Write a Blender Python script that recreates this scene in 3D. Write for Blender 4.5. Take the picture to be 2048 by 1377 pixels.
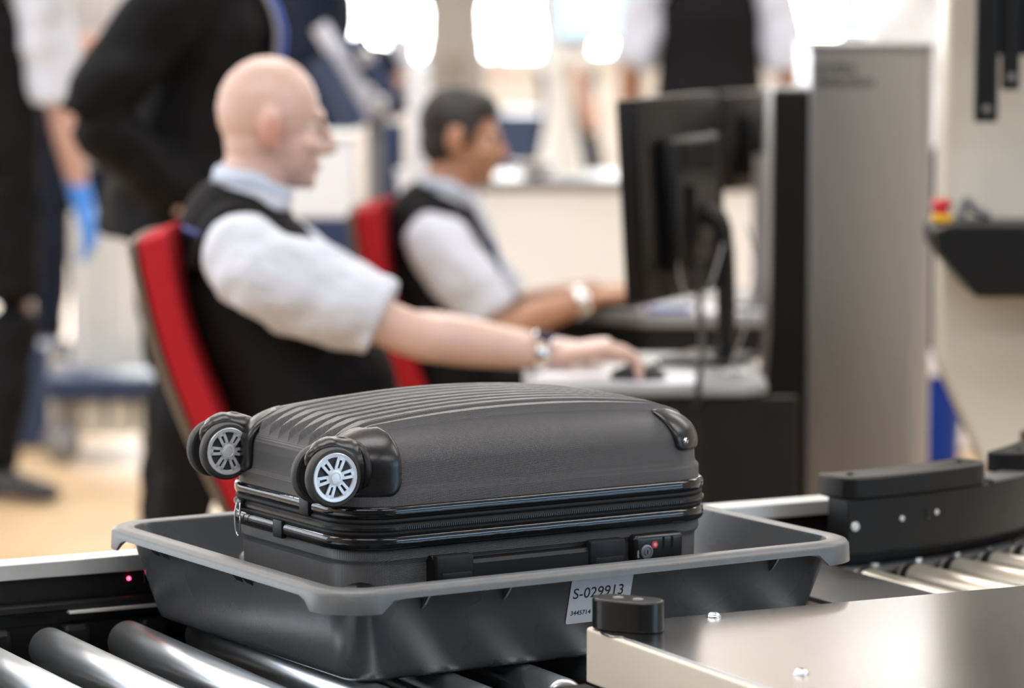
import bpy, bmesh, math, random
import numpy as np
from mathutils import Vector, Matrix
random.seed(7)
PI = math.pi
for o in list(bpy.data.objects): bpy.data.objects.remove(o)
SC = bpy.context.scene
COL = SC.collection

# ------------------------------------------------------------------ camera, world, lights, exposure
FPX = 7400.0                         # focal length in pixels of the 2048 px wide frame
cam = bpy.data.cameras.new('camera'); camo = bpy.data.objects.new('camera', cam); COL.objects.link(camo)
cam.sensor_width = 36.0; cam.lens = FPX / 2048 * 36.0
cam.clip_start = .05; cam.clip_end = 200
camo.location = (0, 0, 1.5)
camo.rotation_euler = (PI/2 - math.atan((688 + 100) / FPX), 0, 0)
cam.dof.use_dof = True; cam.dof.focus_distance = 4.22; cam.dof.aperture_fstop = 3.4; cam.dof.aperture_blades = 0
SC.camera = camo

W = bpy.data.worlds.new('hall_air'); SC.world = W; W.use_nodes = True
W.node_tree.nodes['Background'].inputs[0].default_value = (.80, .88, 1.0, 1)
W.node_tree.nodes['Background'].inputs[1].default_value = .15

def area(name, loc, rot, sx, sy, power, col):
    l = bpy.data.lights.new(name, 'AREA'); l.shape = 'RECTANGLE'; l.size = sx; l.size_y = sy; l.energy = power; l.color = col
    o = bpy.data.objects.new(name, l); COL.objects.link(o); o.location = loc; o.rotation_euler = rot
    return o
# the hall's luminous ceiling fields (real lamps in rows) and added area lights at the side walls
for j, y in enumerate((1.2, 4.4, 7.6, 10.8, 14.0, 17.2)):
    for i, x in enumerate((-3.4, 0.0, 3.4)):
        area('ceiling_lamp_light', (x - .6, y, 3.28), (0, 0, 0), 2.6, 1.1, 36, (.985, .99, 1.0))
area('added_light_right', (5.85, 1.3, 1.75), (PI/2, 0, PI/2), 3.2, .9, 45, (.42, .70, 1.0))  # added blue light without a window, gives the suitcase bands their streaks
area('added_light_left', (-5.85, 7.4, 1.7), (PI/2, 0, -PI/2), 4.6, 2.0, 80, (.72, .85, 1.0))  # added out of frame to be reflected in the tray's left face

SC.view_settings.view_transform = 'Standard'; SC.view_settings.look = 'None'
SC.view_settings.gamma = 1.0; SC.view_settings.use_curve_mapping = False
SC.view_settings.exposure = .68

# ------------------------------------------------------------------ materials
MATS = {}
def mat(name, col, rough=.5, metal=0.0, var=.06, scale=12.0, bump=0.0, bscale=60.0, spec=.5, coat=0.0, bdist=.002, emit=None, estr=0.0, sss=0.0, trans=0.0, aniso=None):
    if name in MATS: return MATS[name]
    m = bpy.data.materials.new(name); m.use_nodes = True; nt = m.node_tree; N = nt.nodes; L = nt.links
    p = N['Principled BSDF']; tc = N.new('ShaderNodeTexCoord')
    nz = N.new('ShaderNodeTexNoise'); nz.inputs['Scale'].default_value = scale; nz.inputs['Detail'].default_value = 3
    if aniso:
        mp = N.new('ShaderNodeMapping'); mp.inputs['Scale'].default_value = aniso; L.new(tc.outputs['Object'], mp.inputs[0]); L.new(mp.outputs[0], nz.inputs[0])
    else: L.new(tc.outputs['Object'], nz.inputs[0])
    mx = N.new('ShaderNodeMix'); mx.data_type = 'RGBA'
    a = [max(0, c * (1 - var)) for c in col[:3]] + [1]; b = [min(1, c * (1 + var)) for c in col[:3]] + [1]
    mx.inputs[6].default_value = a; mx.inputs[7].default_value = b
    L.new(nz.outputs['Fac'], mx.inputs[0]); L.new(mx.outputs[2], p.inputs['Base Color'])
    mr = N.new('ShaderNodeMapRange'); mr.inputs['To Min'].default_value = max(.02, rough * .88); mr.inputs['To Max'].default_value = min(1, rough * 1.12)
    L.new(nz.outputs['Fac'], mr.inputs[0]); L.new(mr.outputs[0], p.inputs['Roughness'])
    p.inputs['Metallic'].default_value = metal; p.inputs['Specular IOR Level'].default_value = spec
    p.inputs['Coat Weight'].default_value = coat
    if sss: p.inputs['Subsurface Weight'].default_value = sss; p.inputs['Subsurface Radius'].default_value = (.012, .005, .003)
    if trans: p.inputs['Transmission Weight'].default_value = trans
    if emit: p.inputs['Emission Color'].default_value = (*emit, 1); p.inputs['Emission Strength'].default_value = estr
    if bump:
        n2 = N.new('ShaderNodeTexNoise'); n2.inputs['Scale'].default_value = bscale; n2.inputs['Detail'].default_value = 4
        L.new((mp.outputs[0] if aniso else tc.outputs['Object']), n2.inputs[0])
        bp = N.new('ShaderNodeBump'); bp.inputs['Strength'].default_value = bump; bp.inputs['Distance'].default_value = bdist
        L.new(n2.outputs['Fac'], bp.inputs['Height']); L.new(bp.outputs[0], p.inputs['Normal'])
    MATS[name] = m; return m

def mat_weave(name, col, rough, period, strength, dist=.0004):
    """moulded plastic with a fine diamond grain"""
    m = mat(name, col, rough, var=.05); nt = m.node_tree; N = nt.nodes; L = nt.links; p = N['Principled BSDF']
    tc = N.new('ShaderNodeTexCoord'); outs = []
    k = 2 * PI / period
    for d in ((1, 1, 1), (1, -1, -1)):
        dp = N.new('ShaderNodeVectorMath'); dp.operation = 'DOT_PRODUCT'; dp.inputs[1].default_value = [c * k for c in d]
        L.new(tc.outputs['Object'], dp.inputs[0])
        s = N.new('ShaderNodeMath'); s.operation = 'SINE'; L.new(dp.outputs['Value'], s.inputs[0]); outs.append(s)
    ml = N.new('ShaderNodeMath'); ml.operation = 'MULTIPLY'; L.new(outs[0].outputs[0], ml.inputs[0]); L.new(outs[1].outputs[0], ml.inputs[1])
    bp = N.new('ShaderNodeBump'); bp.inputs['Strength'].default_value = strength; bp.inputs['Distance'].default_value = dist
    L.new(ml.outputs[0], bp.inputs['Height']); L.new(bp.outputs[0], p.inputs['Normal'])
    return m

M_shell = mat_weave('graphite_shell', (.098, .097, .101), .34, .0028, .9, .0006)
M_gloss = mat('glossy_black_trim', (.006, .006, .007), .09, spec=.5, bump=.35, bscale=16, bdist=.004)
M_fabric = mat('black_zip_fabric', (0.0084, 0.0084, 0.0090), .62, spec=.28, bump=.3, bscale=900)
M_blackp = mat('black_plastic', (.009, .009, .010), .28, spec=.45, bump=.05, bscale=300)
M_blackm = mat('matt_black_plastic', (0.0078, 0.0078, 0.0084), .5, spec=.28, bump=.05, bscale=200)
M_rubber = mat('dark_rubber', (.03, .03, .03), .55)
M_silver = mat('silver_plastic', (.72, .74, .78), .34, metal=.4)
M_chrome = mat('chrome', (.75, .76, .78), .15, metal=1)
M_tray = mat('grey_tray_plastic', (.056, .060, .065), .27, spec=.7, var=.10, scale=9, bump=.04, bscale=350)
M_traywear = mat('worn_tray_rim', (.105, .110, .113), .38, var=.22, scale=60, bump=.15, bscale=500)
M_label = mat('label_paper', (.52, .54, .60), .5, var=.02)
M_ink = mat('black_ink', (.012, .012, .016), .6)
M_roller = mat('galvanised_steel', (.82, .86, .92), .30, metal=1, var=.12, scale=18, bump=.05, bscale=160, aniso=(1, .12, 1))
M_cream = mat('cream_paint', (.76, .69, .58), .38, var=.02)
M_sheet = mat('stainless_sheet', (.33, .335, .345), .19, metal=1, var=.05, scale=6, bump=.03, bscale=500, aniso=(.05, 1, 1))
M_alu = mat('aluminium_profile', (.66, .66, .65), .42, metal=.7, var=.04)
M_dark = mat('dark_frame_paint', (0.0072, 0.0072, 0.0078), .42, spec=.28, bump=.04, bscale=80)
M_guard = mat('black_guard_plastic', (0.0072, 0.0072, 0.0078), .36, spec=.28, bump=.08, bscale=240)
M_plate = mat('dark_grey_plate', (.022, .022, .022), .45, var=.1)
M_led = mat('red_indicator', (.5, .01, .02), .3, emit=(1, .03, .08), estr=9)
M_beige = mat('warm_steel', (.62, .57, .48), .3, metal=.8, var=.08)
M_skin1 = mat('fair_skin', (.58, .395, .335), .33, var=.10, scale=22, sss=.12, bump=.05, bscale=300)
M_skin2 = mat('tan_skin', (.40, .20, .12), .45, var=.10, scale=22, sss=.1, bump=.05, bscale=300)
M_skin3 = mat('pink_skin', (.54, .33, .27), .45, var=.10, scale=22, sss=.12)
M_hair = mat('dark_hair', (.014, .012, .012), .55, var=.3, scale=140, bump=.7, bscale=190, aniso=(1, .25, 1))
M_hairg = mat('grey_hair', (.16, .15, .14), .6, var=.3, scale=140, bump=.6, bscale=190)
M_shirt = mat('white_blue_shirt', (.55, .575, .655), .8, var=.03, bump=.8, bscale=13, bdist=.02)
M_shirtg = mat('pale_grey_shirt', (.42, .42, .44), .8, var=.05, bump=.3, bscale=22)
M_shirtd = mat('grey_shirt', (.22, .215, .215), .8, var=.05, bump=.3, bscale=22)
M_collar = mat('blue_collar_fabric', (.50, .57, .70), .8, var=.04)
M_vest = mat('charcoal_vest', (0.0066, 0.0066, 0.0077), .75, spec=.12, var=.2, bump=.3, bscale=40)
M_vestyoke = mat('dark_grey_vest_yoke', (0.0154, 0.0154, 0.0154), .75, spec=.12, var=.1, bump=.3, bscale=40)
M_trous = mat('black_trousers', (0.0060, 0.0060, 0.0072), .8, spec=.12, var=.2, bump=.3, bscale=30)
M_navy = mat('navy_cloth', (0.0066, 0.0099, 0.0220), .8, spec=.12, var=.15, bump=.3, bscale=30)
M_suit = mat('black_suit', (0.0050, 0.0050, 0.0060), .7, spec=.12, var=.2, bump=.4, bscale=18)
M_shoe = mat('black_leather', (.012, .011, .011), .4)
M_bluecl = mat('blue_lanyard', (.04, .16, .80), .6, var=.05)
M_tie = mat('blue_tie', (.02, .06, .33), .6)
M_piping = mat('navy_piping', (.03, .045, .20), .6)
M_glove = mat('blue_nitrile', (.05, .26, .80), .45, bump=.2, bscale=60)
M_red = mat('red_upholstery', (.36, .012, .018), .8, spec=.15, var=.12, scale=40, bump=.3, bscale=300)
M_tan = mat('tan_chair_frame', (.11, .08, .055), .5)
M_greym = mat('grey_metal', (.20, .20, .205), .4, metal=.6)
M_desk = mat('pale_grey_laminate', (.26, .27, .28), .4, var=.03)
M_deskd = mat('black_desk_body', (0.0066, 0.0066, 0.0072), .5, spec=.28)
M_paper = mat('white_paper', (.80, .80, .86), .6, var=.02)
M_screenb = mat('monitor_housing', (.004, .004, .0045), .35, spec=.18, bump=.05, bscale=150)
M_screen = mat('monitor_screen', (.02, .02, .03), .15, emit=(.35, .45, .6), estr=.4)
M_brush = mat('brushed_steel_column', (.36, .37, .39), .36, metal=1, var=.04, scale=3, bump=.02, bscale=300, aniso=(1, 1, .03))
M_panelb = mat('black_side_panel', (0.0060, 0.0066, 0.0078), .38, spec=.28)
M_machine = mat('cream_machine_paint', (.58, .545, .47), .45, var=.02)
M_counter = mat('cream_counter_front', (.86, .845, .825), .5, var=.02)
M_ctop = mat('grey_counter_top', (.22, .21, .20), .3)
M_white = mat('white_plastic', (.78, .79, .82), .4, var=.02)
M_offw = mat('off_white_panel', (.66, .67, .66), .45, var=.03)
M_navyp = mat('navy_panel', (.02, .04, .10), .4)
M_bluep = mat('blue_drum_plastic', (.004, .032, .25), .5, spec=.15)
M_estop = mat('red_button', (.55, .02, .03), .35)
M_yellow = mat('yellow_plastic', (.75, .42, .02), .4)
M_wall = mat('painted_wall', (.62, .62, .62), .8, var=.03)
M_ceil = mat('ceiling_white', (.75, .75, .75), .8, var=.02)
M_eye = mat('eye_white', (.7, .68, .66), .2)
M_watchd = mat('watch_dial', (.02, .02, .05), .1)
M_tv = mat('lit_screen', (.3, .5, .7), .2, emit=(.70, .89, 1.0), estr=.62)
M_pane = mat('daylit_pane', (.8, .8, .8), .2, emit=(.95, .98, 1.0), estr=11.0)

def floor_material():
    m = mat('tan_floor', (.62, .40, .20), .42, var=.05, scale=3)
    nt = m.node_tree; N = nt.nodes; L = nt.links; p = N['Principled BSDF']
    tc = N.new('ShaderNodeTexCoord'); br = N.new('ShaderNodeTexBrick'); br.inputs['Scale'].default_value = 1
    br.inputs['Brick Width'].default_value = 1.2; br.inputs['Row Height'].default_value = .14; br.inputs['Mortar Size'].default_value = .002
    br.inputs['Color1'].default_value = (.62, .44, .25, 1); br.inputs['Color2'].default_value = (.55, .38, .21, 1); br.inputs['Mortar'].default_value = (.35, .21, .10, 1)
    L.new(tc.outputs['Object'], br.inputs[0]); L.new(br.outputs['Color'], p.inputs['Base Color'])
    return m
M_floor = floor_material()

# ------------------------------------------------------------------ helpers
def obj(name, me, m=None, parent=None, smooth=None, loc=None):
    if isinstance(me, bmesh.types.BMesh):
        b = me; me = bpy.data.meshes.new(name); b.normal_update(); b.to_mesh(me); b.free()
    o = bpy.data.objects.new(name, me); COL.objects.link(o)
    if m and not me.materials: me.materials.append(m)
    if parent: o.parent = parent
    if loc: o.location = loc
    if smooth is not None:
        me.polygons.foreach_set('use_smooth', [True] * len(me.polygons))
        if smooth < 180:
            try: me.set_sharp_from_angle(angle=math.radians(smooth))
            except Exception: pass
    return o
def tag(o, label=None, cat=None, group=None, kind=None):
    if label: o['label'] = label
    if cat: o['category'] = cat
    if group: o['group'] = group
    if kind: o['kind'] = kind
    return o
def thing(name, label, cat, loc=(0, 0, 0), rz=0, group=None):
    o = bpy.data.objects.new(name, None); COL.objects.link(o); o.location = loc; o.rotation_euler = (0, 0, rz); o.empty_display_size = .1
    return tag(o, label, cat, group)
def struct(name, bm, m, parent=None):
    o = obj(name, bm, m, parent); o['kind'] = 'structure'; return o
def box(bm, c, s, bev=0.0, rz=0.0, seg=2, M=None):
    """box centred at c with full sizes s"""
    t = bmesh.ops.create_cube(bm, size=1.0); vs = t['verts']
    for v in vs: v.co = Vector((v.co.x * s[0], v.co.y * s[1], v.co.z * s[2]))
    if bev:
        es = list({e for v in vs for e in v.link_edges})
        r = bmesh.ops.bevel(bm, geom=es, offset=bev, segments=seg, affect='EDGES', profile=.5)
        vs = list({v for f in r['faces'] for v in f.verts} | {v for v in vs if v.is_valid})
    T = Matrix.Translation(c) @ Matrix.Rotation(rz, 4, 'Z')
    if M: T = T @ M
    for v in vs: v.co = T @ v.co
    return vs
def bx(c, s, bev=0.0, rz=0.0, M=None):
    bm = bmesh.new(); box(bm, c, s, bev, rz, M=M); return bm
def sweep(bm, pts, rad, ref=(0, 0, 1), n=14, sub=4, cap=True, closed=False):
    """tube along pts; rad = list of r or (a,b): a lies along ref"""
    P = [Vector(p) for p in pts]; R = [(r, r) if isinstance(r, (int, float)) else tuple(r) for r in rad]
    Q = []; S = []
    m = len(P)
    if sub > 1 and m > 2 or closed:
        rng = m if closed else m - 1
        for i in range(rng):
            g = (lambda k: P[k % m]) if closed else (lambda k: P[min(max(k, 0), m - 1)])
            p0, p1, p2, p3 = g(i-1), g(i), g(i+1), g(i+2); r1, r2 = R[i % m], R[(i+1) % m]
            for k in range(sub):
                t = k / sub
                Q.append(.5 * ((2*p1) + (p2-p0)*t + (2*p0-5*p1+4*p2-p3)*t*t + (3*p1-p0-3*p2+p3)*t**3))
                w = t*t*(3-2*t); S.append((r1[0]+(r2[0]-r1[0])*w, r1[1]+(r2[1]-r1[1])*w))
        if not closed: Q.append(P[-1]); S.append(R[-1])
    else: Q, S = P, R
    rings = []; ref = Vector(ref)
    L = len(Q)
    for i in range(L):
        if closed: t = Q[(i+1) % L] - Q[i-1]
        else: t = Q[min(i+1, L-1)] - Q[max(i-1, 0)]
        t.normalize(); a = ref - t * ref.dot(t)
        if a.length < 1e-4: a = t.orthogonal()
        a.normalize(); b = t.cross(a)
        rings.append([bm.verts.new(Q[i] + a*(S[i][0]*math.cos(2*PI*k/n)) + b*(S[i][1]*math.sin(2*PI*k/n))) for k in range(n)])
    rr_ = range(L) if closed else range(L-1)
    for i in rr_:
        A, B = rings[i], rings[(i+1) % L]
        for k in range(n): bm.faces.new((A[k], A[(k+1) % n], B[(k+1) % n], B[k]))
    if cap and not closed:
        bm.faces.new(rings[0][::-1]); bm.faces.new(rings[-1])
    return bm
def ball(bm, c, r, R=None, seg=16):
    """ellipsoid; R = 3x3 rotation (columns = local axes)"""
    t = bmesh.ops.create_uvsphere(bm, u_segments=seg, v_segments=seg//2+2, radius=1.0)
    for v in t['verts']:
        q = Vector((v.co.x*r[0], v.co.y*r[1], v.co.z*r[2])); v.co = Vector(c) + (R @ q if R else q)
def lathe(bm, prof, c=(0, 0, 0), axis=(0, 0, 1), n=32, cap=True):
    """revolve [(radius, height)...] about axis through c"""
    ax = Vector(axis).normalized(); a = ax.orthogonal().normalized(); b = ax.cross(a); c = Vector(c); rings = []
    for r, h in prof:
        rings.append([bm.verts.new(c + ax*h + (a*math.cos(2*PI*k/n) + b*math.sin(2*PI*k/n))*max(r, 1e-5)) for k in range(n)])
    for A, B in zip(rings, rings[1:]):
        for k in range(n): bm.faces.new((A[k], A[(k+1) % n], B[(k+1) % n], B[k]))
    if cap: bm.faces.new(rings[0][::-1]); bm.faces.new(rings[-1])
    return bm
def prism(bm, poly, lo, hi, M=None):
    """extrude a polygon [(a,b)] between lo and hi along the third axis; M maps (a,b,h) to space"""
    f = M or (lambda a, b, h: Vector((a, b, h)))
    A = [bm.verts.new(f(a, b, lo)) for a, b in poly]; B = [bm.verts.new(f(a, b, hi)) for a, b in poly]; n = len(poly)
    bm.faces.new(A[::-1]); bm.faces.new(B)
    for k in range(n): bm.faces.new((A[k], A[(k+1) % n], B[(k+1) % n], B[k]))
    bmesh.ops.recalc_face_normals(bm, faces=bm.faces[:])
    return bm
XZ = lambda a, b, h: Vector((a, h, b))
def fuse(o, voxel=.008, it=4, fac=.5):
    r = o.modifiers.new('fuse', 'REMESH'); r.mode = 'VOXEL'; r.voxel_size = voxel; r.use_smooth_shade = True
    s = o.modifiers.new('smooth', 'SMOOTH'); s.factor = fac; s.iterations = it
    return o
def folds(o, strength, size):
    t = bpy.data.textures.get('cloth_folds') or bpy.data.textures.new('cloth_folds', 'CLOUDS'); t.noise_scale = size; t.noise_depth = 1
    d = o.modifiers.new('folds', 'DISPLACE'); d.texture = t; d.strength = strength; d.mid_level = .45; d.texture_coords = 'LOCAL'
    q = o.modifiers.new('soften', 'SMOOTH'); q.factor = .5; q.iterations = 2
    return o
def rr(A, B, r, nc=10, ne=10):
    """rounded rectangle outline: list of (x, y, nx, ny)"""
    out = []
    for cx, cy, a0 in ((A-r, B-r, 0), (-(A-r), B-r, PI/2), (-(A-r), -(B-r), PI), (A-r, -(B-r), 1.5*PI)):
        for k in range(nc+1):
            a = a0 + PI/2*k/nc; out.append((cx + r*math.cos(a), cy + r*math.sin(a), math.cos(a), math.sin(a)))
        a1 = a0 + PI/2; x0, y0, nx, ny = out[-1]
        if a0 == 0: x1, y1 = -(A-r), B
        elif a0 == PI/2: x1, y1 = -A, -(B-r)
        elif a0 == PI: x1, y1 = A-r, -B
        else: x1, y1 = A, B-r
        for k in range(1, ne): out.append((x0+(x1-x0)*k/ne, y0+(y1-y0)*k/ne, nx, ny))
    return out
def loft(bm, rings, closed_prof=False, cap0=False, cap1=False):
    V = [[bm.verts.new(p) for p in r] for r in rings]; n = len(V[0])
    prs = list(zip(V, V[1:])) + ([(V[-1], V[0])] if closed_prof else [])
    for A, B in prs:
        for k in range(n): bm.faces.new((A[k], A[(k+1) % n], B[(k+1) % n], B[k]))
    if cap0: bm.faces.new(V[0][::-1])
    if cap1: bm.faces.new(V[-1])
    bmesh.ops.recalc_face_normals(bm, faces=bm.faces[:])
    return bm
def band(A, B, r, prof, closed=True, nc=10, ne=10):
    pts = rr(A, B, r, nc, ne)
    return loft(bmesh.new(), [[(x+nx*off, y+ny*off, z) for x, y, nx, ny in pts] for off, z in prof], closed_prof=closed)
def text_mesh(s, size, m, name, parent, T, space=1.0, bold=0.0):
    cu = bpy.data.curves.new('t', 'FONT'); cu.body = s; cu.size = size; cu.extrude = .0001; cu.space_character = space; cu.offset = bold; cu.space_line = .85
    to = bpy.data.objects.new('t', cu); COL.objects.link(to)
    dg = bpy.context.evaluated_depsgraph_get(); dg.update()
    me = bpy.data.meshes.new_from_object(to.evaluated_get(dg)); bpy.data.objects.remove(to)
    me.name = name; me.materials.clear()
    o = obj(name, me, m, parent); o.matrix_local = T; return o

# ------------------------------------------------------------------ the hall
struct('floor', bx((0, 9, -.05), (13, 27, .1)), M_floor)
struct('ceiling', bx((0, 9, 3.4), (13, 27, .1)), M_ceil)
struct('wall_left', bx((-6.05, 9, 1.7), (.1, 27, 3.5)), M_wall)
struct('wall_right', bx((6.05, 9, 1.7), (.1, 27, 3.5)), M_wall)
struct('wall_front', bx((0, -4.05, 1.7), (13, .1, 3.5)), mat('slate_wall', (.20, .21, .23), .8, var=.03))
bm = bmesh.new()
box(bm, (0, 21.05, .41), (13, .1, .92)); box(bm, (0, 21.05, 2.7), (13, .1, 1.4))
struct('wall_back', bm, M_wall)
for k in range(5):
    x = -4.8 + 2.4 * k
    w = struct('window_%d' % (k+1), bx((x, 21.06, 1.42), (2.3, .02, 1.18)), M_pane)
    bm = bmesh.new(); box(bm, (x-1.18, 21.0, 1.42), (.06, .1, 1.18)); box(bm, (x+1.18, 21.0, 1.42), (.06, .1, 1.18)); box(bm, (x, 21.0, .88), (2.4, .16, .04))
    obj('window_frame', bm, M_white, w)
for j, y in enumerate((1.2, 4.4, 7.6, 10.8, 14.0, 17.2)):
    for i, x in enumerate((-3.4, 0.0, 3.4)):
        struct('trim_%d' % (j*3+i+1), bx((x-.6, y, 3.335), (2.7, 1.2, .04)), M_white)

tag(obj('added_dark_mat', bx((0, 1.0, .006), (6.0, 4.6, .012), .004), mat('added_mat_dark', (.03, .03, .033), .7)), 'unseen dark floor mat added to keep tan floor out of the roller reflections', 'mat')  # added out of view so the rollers mirror something dark
# ------------------------------------------------------------------ conveyor frame (rim plane of the tray is z = .81)
ZR = .81
CX, CY = -.0423, 4.3626
PHI = math.radians(27.3); THT = math.radians(31.83)
conv = thing('roller_conveyor', 'straight black sided conveyor with shiny steel rollers under the grey tray', 'conveyor', (CX, CY, 0), PHI)
zr = ZR - .112                       # roller tops
RR = .025
def roller_mesh(v0, v1):
    bm = bmesh.new()
    lathe(bm, [(.006, v0-.02), (.006, v0-.002), (.02, v0-.002), (RR-.002, v0), (RR, v0+.004), (RR, v1-.004), (RR-.002, v1), (.02, v1+.002), (.006, v1+.002), (.006, v1+.028)], axis=(0, 1, 0), n=40)
    me = bpy.data.meshes.new('roller'); bm.to_mesh(me); bm.free(); me.materials.append(M_roller)
    me.polygons.foreach_set('use_smooth', [True]*len(me.polygons)); me.set_sharp_from_angle(angle=.6)
    return me
rm_long, rm_short = roller_mesh(-.42, .22), roller_mesh(-.34, .22)
for k in range(-9, 9):
    u = -.462 + .1*k
    if u > .45 or u < -1.3: continue
    obj('roller', rm_long if u < -.09 else rm_short, None, conv, loc=(u, 0, zr - RR))
# far side: aluminium rail, black side plate with ledge and bracket strip
obj('rail_cap', bx((-.36, .290, ZR-.052), (2.12, .04, .020), .0015), M_alu, conv)
bm = bmesh.new(); box(bm, (-.36, .293, ZR-.105), (2.12, .030, .085)); box(bm, (-.389, .272, ZR-.098), (2.05, .018, .012), .003); box(bm, (-.389, .287, ZR-.15), (2.05, .03, .06))
obj('side_panel', bm, M_dark, conv)
obj('bracket_strip', bx((-.34, .262, ZR-.1045), (.16, .012, .004), .001), M_alu, conv)
obj('sensor_lamp', lathe(bmesh.new(), [(.0001, .0), (.0025, .0), (.0022, .0015), (.0001, .002)], c=(-.335, .2775, ZR-.072), axis=(0, -1, 0), n=14), M_led, conv, smooth=40)
obj('sensor_window', bx((-.305, .2775, ZR-.072), (.022, .004, .014), .001), M_gloss, conv)
for k in range(-7, 8):               # bearing seats under the side panel
    obj('bearing_seat', bx((-.412 + .1*k, .262, zr-.032), (.034, .022, .05), .006), M_dark, conv)
# near side rail (behind the guard table), legs
obj('near_rail', bx((-.77, -.452, zr-.03), (1.36, .024, .09), .002), M_dark, conv)
obj('cross_beam', bx((-.42, -.03, zr-.14), (2.06, .64, .03)), M_dark, conv)
obj('dark_under_sheet', bx((-.42, -.06, zr-.075), (2.06, .70, .006)), M_dark, conv)  # dark sheet added to stand in for the shade beneath the rollers
obj('near_rail', bx((.19, -.368, zr-.05), (.52, .02, .05), .002), M_dark, conv)
for u in (-1.3, -.3, .45):
    for v in (.29, -.345): obj('leg', bx((u, v, (zr-.13)/2), (.06, .04, zr-.13), .003), M_dark, conv)

# curved section: guard, bumpers, tapered rollers
curve = thing('curved_conveyor', 'curved conveyor section with warm steel tapered rollers and tall black guard', 'conveyor', (CX, CY, 0), PHI)
cu_, cv_, cr = .634, .852, .69       # circle of the inner guard in conveyor coordinates
def arc(a, r): return (cu_ + r*math.sin(a), cv_ - r*math.cos(a))
def arc_strip(bm, a0, a1, r0, r1, z0, z1, n=24, round_end=0.0):
    secs = []
    for k in range(n+1):
        a = a0 + (a1-a0)*k/n; q0 = r0; q1 = r1
        if round_end:
            e = min(a-a0, a1-a)*cr/round_end
            if e < 1: q1 = r1 - (r1-r0)*.55*(1-math.sqrt(max(0, 1-(1-e)**2)))
        secs.append([(*arc(a, q0), z0), (*arc(a, q1), z0), (*arc(a, q1), z1), (*arc(a, q0), z1)])
    V = [[bm.verts.new(p) for p in s] for s in secs]
    for A, B in zip(V, V[1:]):
        for k in range(4): bm.faces.new((A[k], A[(k+1) % 4], B[(k+1) % 4], B[k]))
    bm.faces.new(V[0]); bm.faces.new(V[-1][::-1])
    bmesh.ops.recalc_face_normals(bm, faces=bm.faces[:])
    return bm
def bevmod(o, w=.002, seg=2):
    b = o.modifiers.new('bev', 'BEVEL'); b.width = w; b.segments = seg; b.limit_method = 'ANGLE'; b.angle_limit = math.radians(35); return o
obj('cover_plate', bx((.535, -.08, zr-.004), (.15, .60, .008), .002), M_plate, curve)
bm = arc_strip(bmesh.new(), -.012, 1.25, cr-.05, cr, ZR-.100, ZR-.026, 48)
g_ = obj('guard_panel', bm, M_guard, curve, smooth=30); bevmod(g_)
def bumper(a0, a1):
    o = obj('bumper', arc_strip(bmesh.new(), a0, a1, cr-.058, cr+.004, ZR-.026, ZR+.003, 30, .025), M_guard, curve, smooth=30); bevmod(o, .003)
    for f in (.12, .86):
        p = arc(a0+(a1-a0)*f, cr-.027); s = obj('bolt', lathe(bmesh.new(), [(.0001, .003), (.004, .0028), (.006, 0), (.006, -.002)][::-1], c=(*p, ZR+.003), n=16), M_guard, o, smooth=50)
bumper(-.03, .37); bumper(.50, .95)
for a, z, r, m in ((.005, ZR-.062, .0065, M_alu), (.115, ZR-.057, .004, M_alu), (.205, ZR-.054, .004, M_alu)):
    p = arc(a, cr+.0005); q = arc(a, cr+1)
    obj('guard_button', lathe(bmesh.new(), [(r, 0), (r*.9, .0012), (.0001, .0014)], c=(*p, z), axis=(q[0]-p[0], q[1]-p[1], 0), n=18), m, curve, smooth=40)
p = arc(.182, cr+.0005); obj('sensor_slot', bx((*p, ZR-.055), (.005, .003, .014)), M_gloss, curve)
obj('edge_plate', arc_strip(bmesh.new(), .375, .515, cr-.035, cr+.002, ZR-.026, ZR-.022, 8), M_greym, curve)
obj('inner_skirt', arc_strip(bmesh.new(), .0, 1.25, cr-.05, cr-.035, zr-.16, ZR-.095, 40), M_guard, curve)
obj('roller_track', arc_strip(bmesh.new(), -.03, 1.25, cr-.02, cr+.010, zr-.012, zr-.006, 48), M_greym, curve)
obj('under_frame', arc_strip(bmesh.new(), .0, 1.25, cr-.04, cr+.57, zr-.16, zr-.09, 40), M_dark, curve)
for k in range(12):
    a = .004 + .104*k; p0 = Vector((*arc(a, cr+.015), zr-.018)); p1 = Vector((*arc(a, cr+.58), zr-.030)); d = (p1-p0); L_ = d.length
    ro = obj('tapered_roller', lathe(bmesh.new(), [(.006, -.012), (.006, 0), (.0155, .001), (.016, .02), (.0185, .022), (.030, L_), (.006, L_+.002)], c=p0, axis=d, n=32), M_beige, curve, smooth=35)
    q = p0 + d.normalized()*.012
    obj('end_collar', lathe(bmesh.new(), [(.0135, -.004), (.018, -.003), (.0185, .008), (.0165, .010)], c=q, axis=d, n=24), M_dark, ro, smooth=35)
    obj('shaft_bolt', lathe(bmesh.new(), [(.006, -.004), (.006, .002), (.0001, .004)], c=(*arc(a+.045, cr+.002), zr-.002), n=8), M_chrome, ro, smooth=35)
for a in (.1, .9):
    for r_ in (cr-.02, cr+.58): obj('leg', bx((*arc(a, r_), (zr-.16)/2), (.05, .05, zr-.16), .003), M_dark, curve)

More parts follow.
